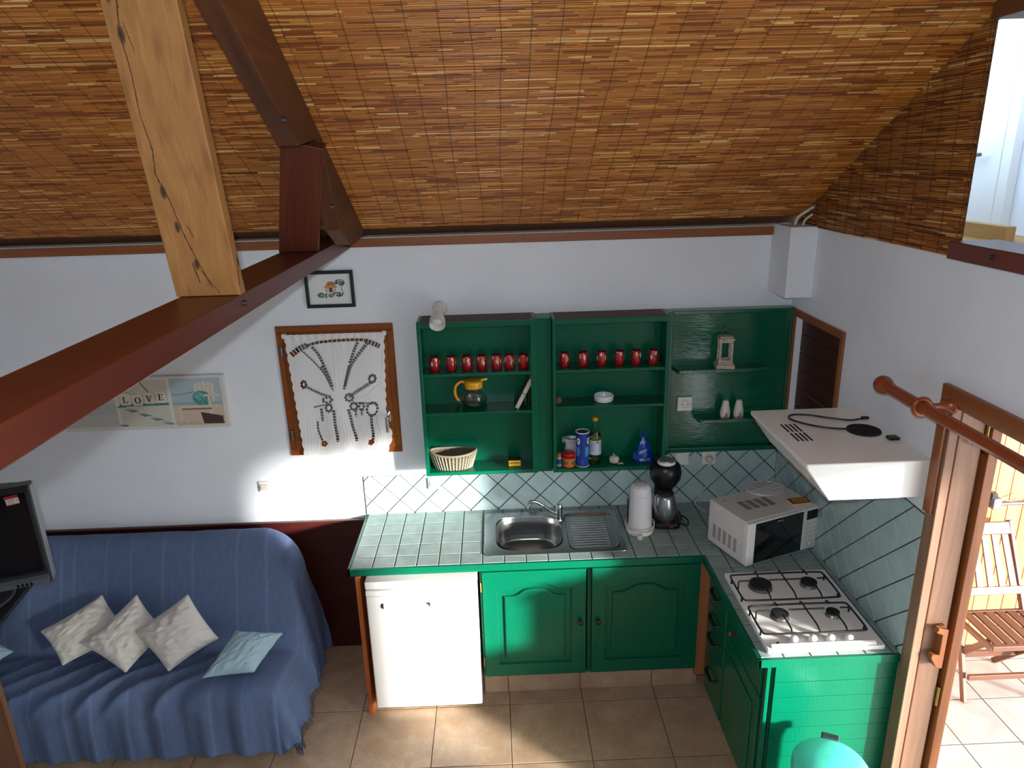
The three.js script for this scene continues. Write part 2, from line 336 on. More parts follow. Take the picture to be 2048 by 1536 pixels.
// terrace door: casing boards, jamb posts, leaf edge
{
  const d = new THREE.Group(); d.name = 'door_1'; d.userData = { kind: 'structure' }; scene.add(d);
  put('casing', box(XR - 0.022, XR - 0.0098, 1.56, 2.003, 1.385, 1.43), M.casing, d);
  put('casing', box(XR - 0.022, XR - 0.001, 2.005, 2.062, 1.385, 2.62, { axis: 'z' }), M.casing, d);
  put('casing', box(XR - 0.022, XR - 0.001, 0, 2.003, 2.575, 2.62), M.casing, d);
  put('door_jamb', [box(XR - 0.0095, XR + 0.026, 0, 2.003, 1.3835, 1.444, { r: 0.004 }), box(XR - 0.009, XR - 0.0005, 0, 0.86, 1.3755, 1.3835), box(XR + 0.026, XR + 0.138, 0, 2.003, 1.386, 1.405), box(XR + 0.036, XR + 0.126, 0, 2.003, 1.405, 1.434, { r: 0.004 })], M.door, d);
  put('door_jamb', [box(XR - 0.001, XR + 0.15, 0, 2.03, 2.515, 2.56, { r: 0.003 })], M.door, d);
  put('door_head', box(XR - 0.001, XR + 0.112, 1.985, 2.03, 1.445, 2.514, { axis: 'z' }), M.door, d);
  const leaf = put('door_leaf', box(XR + 0.14, XR + 0.178, 0.012, 1.983, 1.40, 1.456, { r: 0.003 }), M.casing, d);
  for (const y of [1.905, 0.74]) put('hinge', [tf(cyl(0.006, 0.006, 0.09, 10), [XR + 0.133, y, 1.442]), box(XR + 0.1265, XR + 0.1395, y - 0.04, y + 0.04, 1.431, 1.435, { r: 0.0006 })], M.brass, d);
  put('knob', [tf(cyl(0.004, 0.005, 0.02, 10), [2.485, 1.853, 1.44], [Math.PI / 2, 0, 0]), tf(new THREE.SphereGeometry(0.011, 16, 12), [2.485, 1.853, 1.455])], M.chrome, d);
  const lk = poly([[0, 0.0], [0.026, -0.045], [0.042, -0.052], [0.052, -0.05], [0.052, 0.125], [0.012, 0.135], [0.005, 0.115], [0.03, 0.105], [0.03, 0.012], [0.004, 0.014]]);
  put('bar_bracket', tf(extr(lk, 0.022, 0.002), [XR + 0.052, 0.955, 1.452]), M.casing, d);
  put('bar_bracket_block', box(XR + 0.082, XR + 0.104, 0.9, 1.085, 1.431, 1.453), M.casing, d);
  put('threshold', box(XR, XR + T, -0.1, 0.012, 1.45, 2.514, { axis: 'z' }), M.door, d);
}
// second opening further along the right wall, behind the photographer: a sunlit translucent curtain closes it
{
  const d = new THREE.Group(); d.name = 'window_3'; d.userData = { kind: 'structure' }; scene.add(d);
  put('window_frame', [box(XR + 0.02, XR + 0.1, 0.9, 0.95, 3.5, 4.1, { axis: 'z' }), box(XR + 0.02, XR + 0.1, 1.95, 2.0, 3.5, 4.1, { axis: 'z' }), box(XR + 0.02, XR + 0.1, 0.95, 1.95, 3.5, 3.55), box(XR + 0.02, XR + 0.1, 0.95, 1.95, 4.05, 4.1)], M.door, d);
  const c = surf((u, v) => V(XR + 0.0 + 0.016 * Math.sin(u * 32), 0.86 + v * 1.18, 3.46 + u * 0.68), 120, 4);
  put('curtain', c, new THREE.MeshPhysicalMaterial({ color: 0xf4efe4, roughness: 0.95, transmission: 0.5, thickness: 0, side: THREE.DoubleSide }), d);
}
// loft landing seen through the upper opening
{
  const l = new THREE.Group(); l.name = 'loft_room'; l.userData = { kind: 'structure' }; scene.add(l);
  put('floor_slab', box(XR + 0.03, 3.3, 2.4965, 2.5, 0.15, 2.5, { plain: true, axis: 'z' }), M.loft, l);
  put('floor_board', box(2.8, 2.84, 2.5, 2.558, 0.4, 0.985, { axis: 'z' }), M.loft, l);
  put('loft_wall', [box(3.0, 3.1, 2.5, 3.9, 0.15, 2.5, { plain: true }), box(XR + 0.03, 3.0, 2.5, 3.9, 0.15, 0.25, { plain: true }), box(XR + 0.03, 3.0, 2.5, 3.9, 2.46, 2.52, { plain: true })], M.plaster, l);
  put('loft_ceiling', box(2.55, 3.1, 3.9, 3.95, 0.15, 2.52, { plain: true }), M.plaster, l);
  const dr = put('loft_door', box(2.955, 2.995, 2.52, 3.42, 0.3, 0.66, { r: 0.004 }), M.white, l);
  put('loft_door_frame', [box(2.96, 2.999, 2.5, 3.46, 0.66, 0.72), box(2.96, 2.999, 3.42, 3.46, 0.3, 0.66)], M.white, l);
  put('handle', [tf(cyl(0.007, 0.007, 0.05, 10), [2.935, 2.825, 0.485], [0, 0, Math.PI / 2]), tf(cyl(0.008, 0.006, 0.11, 10), [2.912, 2.825, 0.535], [Math.PI / 2, 0, 0])], M.iron, dr);
}
{
  const b = solo('wall_plate', [box(XR - 0.05, XR + 0.12, 2.497, 2.556, 1.332, 2.6, { axis: 'z', r: 0.004 })], M.beam, 'dark red timber plate along the sill of the upper opening beside the reed gable', 'beam');
  put('bolt', tf(cyl(0.008, 0.008, 0.012, 10), [XR - 0.056, 2.53, 1.56], [0, 0, Math.PI / 2]), M.iron, b);
  solo('header_beam', box(XR - 0.03, XR + 0.1, 3.237, 3.3, 1.334, 2.6, { axis: 'z', r: 0.004 }), M.rafter, 'dark timber header across the top of the upper opening', 'beam');
}
// terrace: tiled floor, boarded wall with a closed shutter bar, garden ground
{
  const t = struct('terrace_floor', box(XR + T, 7.5, -0.15, -0.003, 0.1, 7.0, { plain: true }), M.floorGrout);
  const pale = [5, 15].map((sd) => new THREE.MeshStandardMaterial({ map: tex(128, 128, (u, v) => mix(hex(0x837a71), hex(0xa39a91), THREE.MathUtils.clamp(0.5 + 0.7 * fbm(u * 6, v * 6, 4, sd), 0, 1)), { srgb: true, sx: 1.5, sy: 1.5 }), roughness: 0.45 }));
  const rest = [];
  for (let i = -3; i < 14; i++) for (let k = -1; k < 20; k++) {
    const x0 = Math.max(XR + T, 3.367 + i * 0.3 + 0.003), x1 = 3.367 + (i + 1) * 0.3 - 0.003, z0 = Math.max(0.26, 0.375 + k * 0.2985 + 0.003), z1 = 0.375 + (k + 1) * 0.2985 - 0.003;
    if (x1 - x0 < 0.01 || z1 - z0 < 0.01) continue;
    const g = tileGeo(rect(x0, x1, z0, z1), 0.005, (a, b, h) => [a, h - 0.005, b], 0.001);
    if (i < 3 && k < 4) put('tile', g, pale[(i + k + 8) % 2], t); else rest.push(g);
  }
  put('tile_field', rest, pale[0], t).userData.kind = 'stuff';
  struct('terrace_roof', [tf(box(0, 1.6, 0, 0.06, 0.24, 6.5, { plain: true, axis: 'z' }), [XR + T + 0.003, 2.31, 0], [0, 0, -0.13]), box(4.05, 4.12, 2.02, 2.17, 0.24, 6.5, { plain: true, axis: 'z' })], M.pine);
  struct('terrace_pillar', box(4.0, 4.16, 0, 2.0, 2.47, 2.735, { r: 0.01 }), M.plaster);
  const w = struct('wall_terrace', box(XR + T, 4.7, -0.15, 2.37, 0.05, 0.23, { plain: true }), M.plaster);
  for (let i = 0; i < 26; i++) { const x = XR + T + 0.02 + i * 0.0865; put('board', box(x, x + 0.0835, 0.01, 2.2, 0.231, 0.253, { r: 0.003 }), M.pine, w); }
  const bar = solo('shutter_bar', [tf(cyl(0.009, 0.009, 0.62, 12), [3.85, 0.965, 0.285], [0, 0, Math.PI / 2]), box(3.515, 3.56, 0.935, 1.0, 0.254, 0.296, { r: 0.003 })], M.iron, 'steel locking bar across the pale boarded shutters on the terrace', 'bar');
  put('catch', [box(3.505, 3.535, 0.985, 1.03, 0.254, 0.29, { r: 0.002 })], M.black, bar);
  put('hook', tube([V(3.56, 1.0, 0.275), V(3.6, 0.985, 0.29), V(3.64, 1.0, 0.295), V(3.68, 1.02, 0.28)], 0.004, 12, 6), M.chrome, bar);
  struct('ground', tf(new THREE.CylinderGeometry(60, 60, 0.2, 48), [0, -0.27, 0]), M.ground);
}

// ---------- roof timbers ----------
{
  const b = solo('tie_beam', box(-0.122, 0.05, 2.438, 2.505, -0.03, 3.3, { axis: 'z', r: 0.004, seg: 2 }), M.beam, 'long dark red horizontal tie beam running from the white wall toward the viewer', 'beam');
  put('bolt', tf(cyl(0.009, 0.009, 0.012, 10), [0.053, 2.475, 1.64], [0, 0, Math.PI / 2]), M.iron, b);
}
{
  const prof = poly([[0.0, 2.507], [0.436, 2.507], [0.62, 2.59], [0.80, 2.93], [0.90, 2.95], [1.17, 2.258 + SL * 1.17], [2.62, 2.258 + SL * 2.62], [2.62, CY - 0.003 + SL * 2.62]]);
  const g = uvBox(extr(prof, 0.061, 0.003), 'x').applyMatrix4(new THREE.Matrix4().set(0, 0, -1, 0.138, 0, 1, 0, 0, 1, 0, 0, 0, 0, 0, 0, 1)); uvBox(g, 'z');
  const r = solo('rafter', g, M.rafter, 'sloping dark brown rafter under the reed ceiling with bolt heads', 'beam');
  for (const [y, z] of [[3.0, 1.31], [2.695, 0.74]]) put('bolt', tf(cyl(0.012, 0.012, 0.012, 6), [0.144, y, z], [0, 0, Math.PI / 2]), M.iron, r);
}
// a plank standing between two points, its wide side facing the viewer
function timber(name, p0, p1, w, d, m, label, extra = 0) {
  const y = V().subVectors(p1, p0), L = y.length(); y.normalize();
  const x = V(1, 0, 0).addScaledVector(y, -y.x).normalize(), z = V().crossVectors(x, y);
  const g = uvBox(box(-w / 2, w / 2, 0, L + extra, -d / 2, d / 2, { r: 0.004, seg: 2 }), 'y', 0, 0);
  const pos = g.attributes.position;
  for (let i = 0; i < pos.count; i++) { const t = pos.getY(i); if (t < 0.01) pos.setY(i, t - (pos.getZ(i)) * z.y / Math.max(0.3, y.y) - pos.getX(i) * x.y / Math.max(0.3, y.y)); }
  g.applyMatrix4(new THREE.Matrix4().makeBasis(x, y, z).setPosition(p0));
  return solo(name, g, m, label, 'beam');
}
function crackedPost() {
  // one board, 0.186 m by 1.1 m, seen on its wide face: stains, a long wandering crack, two knots
  const W = 256, H = 1024, c = document.createElement('canvas'); c.width = W; c.height = H;
  const k = c.getContext('2d'), im = k.createImageData(W, H), A = hex(0x7d5124), B = hex(0xc08a4c);
  for (let y = 0; y < H; y++) for (let x = 0; x < W; x++) {
    const u = x / W, v = y / H, wob = 0.12 * N(u * 1.5, v * 3, 4);
    let t = 0.62 + 0.4 * fbm((u + wob) * 5, v * 5, 3, 12) + 0.14 * N(u * 38 + wob * 60, v * 9, 5) + 0.07 * N(u * 110, v * 30, 6);
    t -= 0.5 * Math.max(0, N(u * 7, v * 11, 31) - 0.12); t -= 0.5 * Math.max(0, N(u * 30, v * 26, 33) - 0.42);
    const q = mix(A, B, THREE.MathUtils.clamp(t, 0, 1)), i = (y * W + x) * 4;
    for (let n = 0; n < 3; n++) im.data[i + n] = 255 * q[n]; im.data[i + 3] = 255;
  }
  k.putImageData(im, 0, 0);
  const crack = (pts, w) => { k.strokeStyle = 'rgba(52,26,10,0.85)'; k.lineCap = 'round'; for (let i = 0; i < pts.length - 1; i++) { const [x0, y0] = pts[i], [x1, y1] = pts[i + 1]; for (let n = 0; n < 14; n++) { const a = n / 14, b = (n + 1) / 14; k.lineWidth = w * (0.5 + 0.9 * Math.abs(N(i * 3.3 + a * 5, 2))); k.beginPath(); k.moveTo(x0 + (x1 - x0) * a + 3 * N(i + a * 6, 7), y0 + (y1 - y0) * a); k.lineTo(x0 + (x1 - x0) * b + 3 * N(i + b * 6, 7), y0 + (y1 - y0) * b); k.stroke(); } } };
  crack([[62, 300], [40, 380], [46, 470], [38, 560], [52, 640], [40, 700], [70, 770], [88, 850], [120, 930], [150, 1000]], 5);
  crack([[30, 225], [58, 330]], 3); crack([[60, 360], [74, 420]], 3); crack([[110, 830], [124, 862]], 3.5); crack([[120, 950], [176, 1016]], 3); crack([[96, 930], [108, 985]], 5);
  for (const [x, y, r] of [[44, 385, 9], [30, 300, 9], [52, 745, 8], [72, 835, 7], [112, 935, 7]]) for (let n = 0; n < 22; n++) { const a = n * 2.4, d = r * 1.5 * Math.sqrt(n / 22); k.fillStyle = 'rgba(50,26,12,' + (0.5 - 0.4 * n / 22) + ')'; k.beginPath(); k.ellipse(x + d * Math.cos(a) * 0.8, y + d * Math.sin(a) * 1.5, r * 0.5, r * 0.75, a, 0, 7); k.fill(); }
  const t = new THREE.CanvasTexture(c); t.colorSpace = THREE.SRGBColorSpace; t.magFilter = THREE.LinearFilter; t.wrapS = t.wrapT = THREE.MirroredRepeatWrapping; t.repeat.set(1 / 0.186, 1 / 1.1); t.offset.set(0.5, 0);
  return std(0xffffff, 0.62, { map: t });
}
timber('timber_post', V(-0.035, 2.506, 1.655), V(-0.047, 3.25, 1.765), 0.186, 0.046, crackedPost(), 'light golden timber post with knots and cracks standing on the tie beam', 0.33);
timber('timber_strut', V(-0.041, 2.506, 0.635), V(0.093, 2.945, 0.897), 0.162, 0.045, M.strut, 'short dark reddish timber strut between the tie beam and the rafter');

// ---------- kitchen: worktop, backsplash, base units ----------
const CT = 0.9, GX = 0.011, GZ = 0.026, GP = 0.1125, PX = 1.815, PZ = 1.38, CZ = 0.592;
const tileTone = [0, 1, 2, 3].map((k) => { const sd = 60 + k * 13; return tex(128, 128, (u, v) => { const t = THREE.MathUtils.clamp(0.5 + 0.8 * fbm(u * 4, v * 4, 5, sd), 0, 1); return mix(hex(0x7c8e8a), hex(0x9aaba6), t); }, { srgb: true, sx: 3, sy: 3 }); });
const slate = tex(256, 256, (u, v) => 0.5 + 0.6 * fbm(u * 7, v * 7, 5, 77), { sx: 3, sy: 3 });
const topMats = tileTone.map((map) => new THREE.MeshPhysicalMaterial({ map, roughness: 0.22, specularIntensity: 0.55, bumpMap: slate, bumpScale: 0.0009 }));
const wallMats = [0, 1, 2, 3].map((k) => new THREE.MeshStandardMaterial({ map: tex(128, 128, (u, v) => mix(hex(0xa2bab9), hex(0xc0d4d2), THREE.MathUtils.clamp(0.5 + 0.6 * fbm(u * 4, v * 4, 4, 130 + k * 9), 0, 1)), { srgb: true, sx: 3, sy: 3 }), roughness: 0.22 }));
const SK = { x0: 0.694, x1: 1.446, z0: 0.055, z1: 0.516 };
{
  const c = thing('worktop', 'L-shaped kitchen worktop of pale square tiles with a green wooden edge', 'worktop', [0, CT, 0]);
  const g = 0.0022, h = 0.008, sub = CT - 0.0025, cut = [[SK.x0 + 0.02, SK.x1 - 0.02, SK.z0 + 0.02, SK.z1 - 0.02]];
  const slabs = [];
  const s0 = CT - 0.036;
  slabs.push(box(0.014, SK.x0 + 0.03, s0, sub, 0.001, CZ - 0.014, { plain: true }), box(SK.x1 - 0.03, XR - 0.001, s0, sub, 0.001, CZ - 0.014, { plain: true }), box(SK.x0 + 0.03, SK.x1 - 0.03, s0, sub, 0.001, SK.z0 + 0.03, { plain: true }), box(SK.x0 + 0.03, SK.x1 - 0.03, s0, sub, SK.z1 - 0.03, CZ - 0.014, { plain: true }));
  slabs.push(box(PX + 0.014, XR - 0.001, s0, sub, CZ - 0.014, PZ - 0.014, { plain: true }));
  put('slab', slabs, M.grout, c);
  const cells = [];
  for (let i = -1; i < 22; i++) for (let k = -1; k < 13; k++) cells.push([GX + i * GP + g, GX + (i + 1) * GP - g, GZ + k * GP + g, GZ + (k + 1) * GP - g]);
  const parts = [];
  for (const [x0, x1, z0, z1] of cells) for (const [ax, bx, az, bz] of [[0.015, XR - 0.001, 0.002, CZ - 0.015], [PX + 0.015, XR - 0.001, CZ - 0.015, PZ - 0.015]]) {
    const a0 = Math.max(x0, ax), a1 = Math.min(x1, bx), b0 = Math.max(z0, az), b1 = Math.min(z1, bz);
    if (a1 - a0 < 0.008 || b1 - b0 < 0.008) continue;
    const sx0 = SK.x0 + 0.012, sx1 = SK.x1 - 0.012, sz0 = SK.z0 + 0.012, sz1 = SK.z1 - 0.012;
    if (a0 > sx1 || a1 < sx0 || b0 > sz1 || b1 < sz0) { parts.push([a0, a1, b0, b1]); continue; }
    if (b1 > sz1) parts.push([a0, a1, Math.max(b0, sz1), b1]); if (b0 < sz0) parts.push([a0, a1, b0, Math.min(b1, sz0)]);
    const m0 = Math.max(b0, sz0), m1 = Math.min(b1, sz1);
    if (a0 < sx0) parts.push([a0, Math.min(a1, sx0), m0, m1]); if (a1 > sx1) parts.push([Math.max(a0, sx1), a1, m0, m1]);
  }
  // under the hob nothing is tiled
  for (const [x0, x1, z0, z1] of parts) {
    if (x1 - x0 < 0.008 || z1 - z0 < 0.008 || (x0 > 1.88 && x1 < 2.34 && z0 > 0.8 && z1 < 1.34)) continue;
    put('tile', tileGeo(rect(x0, x1, z0, z1), h, (a, b, q) => [a, CT - h + q, b], 0.0022), topMats[Math.floor(rnd() * 4)], c);
  }
  put('edge_strip', [box(0.0, 0.0145, CT - 0.04, CT - 0.001, 0, CZ, { axis: 'z' }), box(0.0, PX + 0.0145, CT - 0.04, CT - 0.001, CZ - 0.0145, CZ, { axis: 'x' }), box(PX, PX + 0.0145, CT - 0.04, CT - 0.001, CZ, PZ, { axis: 'z' }), box(PX, XR - 0.001, CT - 0.04, CT - 0.001, PZ - 0.0145, PZ, { axis: 'x' })], M.green, c);
}
// diamond-laid wall tiles
function diamonds(parent, map, region, phase, clipFn) {
  const D = 0.1635, g = 0.0025;
  for (let i = -4; i < 40; i++) for (let k = -4; k < 22; k++) {
    const cx = phase[0] + i * D / 2, cy = phase[1] + k * D / 2; if ((i + k) % 2) continue;
    const r = D / 2 - g * Math.SQRT2;
    let P = clipRect([[cx - r, cy], [cx, cy - r], [cx + r, cy], [cx, cy + r]], ...region);
    if (P.length > 2 && clipFn) P = clipFn(P);
    if (P.length < 3 || Math.abs(area(P)) < 0.00012) continue;
    P = P.filter((p, q) => { const n = P[(q + 1) % P.length]; return Math.hypot(p[0] - n[0], p[1] - n[1]) > 0.002; });
    if (P.length < 3) continue;
    put('tile', tileGeo(P, 0.006, map, 0.0014), wallMats[Math.floor(rnd() * 4)], parent);
  }
}
{
  const b = struct('trim_3', [box(0.0, XR, CT, 1.143, 0.0, 0.0035, { plain: true }), box(1.73, XR, 1.143, 1.25, 0.0, 0.0035, { plain: true })], M.grout);
  diamonds(b, (x, y, h) => [x, y, h + 0.0025], [0.004, 1.70, CT + 0.001, 1.142], [0.285 - 4 * 0.1635, 0.9877 - 0.1635 * 2]);
  diamonds(b, (x, y, h) => [x, y, h + 0.0025], [1.703, XR - 0.008, CT + 0.001, 1.249], [0.285 - 4 * 0.1635, 0.9877 - 0.1635 * 2]);
  const r = struct('trim_4', [box(XR - 0.0035, XR, CT, 1.535, 0.63, 1.383, { plain: true }), box(XR - 0.0035, XR, CT, 1.28, 0.0, 0.63, { plain: true })], M.grout);
  const mp = (z, y, h) => [XR - 0.0025 - h, y, z];
  diamonds(r, (a, bb, h) => mp(a, bb, h), [0.632, 1.382, CT + 0.001, 1.533], [0.12 - 4 * 0.1635, 0.2400 + 0.02]);
  diamonds(r, (a, bb, h) => mp(a, bb, h), [0.01, 0.629, CT + 0.001, 1.278], [0.12 - 4 * 0.1635, 0.2400 + 0.02]);
}
// sink unit with two arched doors
function archDoor(x0, x1, y0, y1, z, parent, knobX) {
  const d = new THREE.Group(); d.name = 'door'; d.off = parent.off; parent.add(d);
  const arch = (ix, iy, dy, rise, path) => {
    const a0 = x0 + ix, a1 = x1 - ix, m = (a0 + a1) / 2, b0 = y0 + iy, b1 = y1 - iy - dy;
    path.moveTo(a0, b0); path.lineTo(a1, b0); path.lineTo(a1, b1); path.lineTo(a1 - 0.03, b1); path.bezierCurveTo(a1 - 0.1, b1 + 0.004, m + 0.09, b1 + rise, m, b1 + rise); path.bezierCurveTo(m - 0.09, b1 + rise, a0 + 0.1, b1 + 0.004, a0 + 0.03, b1); path.lineTo(a0, b1); path.closePath(); return path;
  };
  const fr = poly([[x0, y0], [x1, y0], [x1, y1], [x0, y1]]); fr.holes.push(arch(0.075, 0.075, 0.04, 0.045, new THREE.Path()));
  put('door_frame', uvBox(tf(extr(fr, 0.016, 0.003, 2, 14), [0, 0, z])), M.greenV, d);
  put('door_field', uvBox(tf(extr(poly([[x0 + 0.06, y0 + 0.06], [x1 - 0.06, y0 + 0.06], [x1 - 0.06, y1 - 0.06], [x0 + 0.06, y1 - 0.06]]), 0.006, 0), [0, 0, z + 0.001])), M.greenV, d);
  put('raised_panel', uvBox(tf(extr(arch(0.108, 0.108, 0.04, 0.043, new THREE.Shape()), 0.006, 0.007, 2, 14), [0, 0, z + 0.006])), M.greenV, d);
  put('knob', tf(lathe([[0, 0], [0.007, 0], [0.007, 0.012], [0.015, 0.02], [0.013, 0.028], [0, 0.03]], 18), [knobX, (y0 + y1) / 2 + 0.01, z + 0.019], [Math.PI / 2, 0, 0]), std(0x2c1a12, 0.35), d);
}
{
  const c = thing('sink_cabinet', 'green painted base cabinet with two arched doors under the sink', 'cabinet', [1.24, 0, 0.3]);
  put('carcass', [box(0.668, 0.686, 0.2, 0.862, 0.02, 0.572), box(1.795, 1.812, 0.2, 0.862, 0.02, 0.572), box(0.686, 1.795, 0.2, 0.218, 0.02, 0.572, { axis: 'x' }), box(0.686, 1.795, 0.84, 0.862, 0.55, 0.572, { axis: 'x' }), box(1.225, 1.245, 0.218, 0.84, 0.54, 0.572), box(0.686, 1.795, 0.218, 0.84, 0.02, 0.03)], M.greenV, c);
  archDoor(0.682, 1.216, 0.211, 0.853, 0.5735, c, 1.186); archDoor(1.246, 1.808, 0.211, 0.853, 0.5735, c, 1.278);
  for (const y of [0.76, 0.3]) put('hinge', tf(cyl(0.006, 0.006, 0.055, 10), [0.6755, y, 0.58]), M.brass, c);
  const p = put('plinth', box(0.665, 1.86, 0.0, 0.2, 0.4, 0.462, { plain: true }), M.floorGrout, c);
  for (const [a, b] of [[0.666, 0.795], [0.799, 1.199], [1.203, 1.603], [1.607, 1.859]]) put('tile', tileGeo(rect(a, b, 0.001, 0.146), 0.008, (x, y, h) => [x, y, 0.461 + h], 0.0012), M.floorTile, p);
}
{
  const f = solo('filler_panel', box(1.813, 1.868, 0.15, 0.862, 0.545, 0.575, { r: 0.003 }), M.filler, 'unpainted light wood filler strip in the inner corner of the green units', 'panel');
}
// hob unit: drawers and door on the left face, boarded end
{
  const c = thing('hob_cabinet', 'green painted base cabinet under the hob with a boarded end panel', 'cabinet', [2.12, 0, 1.0]);
  put('carcass', [box(1.872, 2.395, 0.1, 0.12, 0.58, 1.36), box(1.872, 2.395, 0.85, 0.862, 0.58, 0.78), box(2.385, 2.4, 0.1, 0.862, 0.58, 1.36), box(1.872, 1.89, 0.1, 0.862, 0.58, 0.6), box(1.872, 1.885, 0.1, 0.862, 0.875, 0.885), box(1.885, 2.385, 0.12, 0.86, 1.335, 1.36)], M.greenV, c);
  put('plinth', box(1.93, 2.4, 0.0, 0.1, 0.58, 1.33, { plain: true }), M.floorTile, c);
  const handle = (y, z0, z1, par) => put('handle', [tube([V(1.858, y, z0 + 0.02), V(1.841, y - 0.004, z0 + 0.026), V(1.838, y - 0.006, (z0 + z1) / 2), V(1.841, y - 0.004, z1 - 0.026), V(1.858, y, z1 - 0.02)], 0.0085, 20, 8)], M.black, par);
  for (const [y0, y1] of [[0.665, 0.835], [0.545, 0.66], [0.43, 0.54], [0.115, 0.425]]) { const d = put('drawer', box(1.856, 1.871, y0, y1, 0.604, 0.872, { r: 0.005, axis: 'z', seg: 2 }), M.green, c); handle((y0 + y1) / 2 + 0.01, 0.65, 0.8, d); }
  const dr = put('drawer', box(1.856, 1.871, 0.665, 0.835, 0.888, 1.318, { r: 0.005, axis: 'z', seg: 2 }), M.green, c);
  put('knob', tf(lathe([[0, 0], [0.007, 0], [0.007, 0.012], [0.014, 0.018], [0.012, 0.026], [0, 0.028]], 16), [1.856, 0.73, 0.99], [0, 0, Math.PI / 2]), std(0x6a4426, 0.4), dr);
  const d = put('door', box(1.856, 1.871, 0.115, 0.655, 0.888, 1.318, { r: 0.005, seg: 2 }), M.greenV, c);
  put('raised_panel', box(1.85, 1.8565, 0.19, 0.58, 0.95, 1.255, { r: 0.003, seg: 2 }), M.greenV, d);
  put('corner_post', box(1.858, 1.874, 0.02, 0.857, 1.345, 1.372), M.greenV, c);
  for (let i = 0; i < 11; i++) put('board', box(1.892, 2.399, 0.006 + i * 0.0773, 0.006 + (i + 1) * 0.0773 - 0.0012, 1.361, 1.3735, { axis: 'x', r: 0.0016 }), M.green, c);
}
// under-counter refrigerator and its wooden side panel
{
  const f = thing('refrigerator', 'white under-counter refrigerator with two dark marks on its door', 'refrigerator', [0.37, 0, 0.33]);
  put('body', [box(0.09, 0.655, 0.05, 0.79, 0.04, 0.592, { r: 0.006, seg: 2 }), box(0.105, 0.64, 0.02, 0.05, 0.06, 0.57)], M.enamel, f);
  put('top_plate', box(0.088, 0.657, 0.805, 0.848, 0.04, 0.632, { r: 0.006, seg: 2 }), M.enamel, f);
  const d = put('door', [box(0.09, 0.655, 0.075, 0.766, 0.597, 0.64, { r: 0.008, seg: 3 })], M.enamel, f);
  put('door_rail', box(0.09, 0.655, 0.769, 0.8, 0.6, 0.638, { r: 0.004, seg: 3 }), M.enamel, d);
  put('door_mark', tf(extr(poly([[0, 0.017], [-0.011, 0.013], [-0.016, 0], [-0.011, -0.013], [0, -0.017]]), 0.0025, 0), [0.176, 0.713, 0.639]), M.darkGrey, d);
  put('door_mark', tf(extr(poly([[-0.019, 0.012], [0.006, 0.012], [0.006, -0.016]]), 0.0025, 0), [0.408, 0.713, 0.639]), M.darkGrey, d);
  put('foot', [0.12, 0.62].map((x) => tf(cyl(0.014, 0.016, 0.022, 14), [x, 0.011, 0.54])), M.black, f);
  put('foot', [0.12, 0.62].map((x) => tf(cyl(0.014, 0.016, 0.022, 14), [x, 0.011, 0.12])), M.black, f);
  solo('side_panel', box(0.036, 0.06, 0.0, 0.862, 0.005, 0.6, { r: 0.003 }), M.panel, 'reddish brown upright wooden panel supporting the worktop beside the refrigerator', 'panel');
}
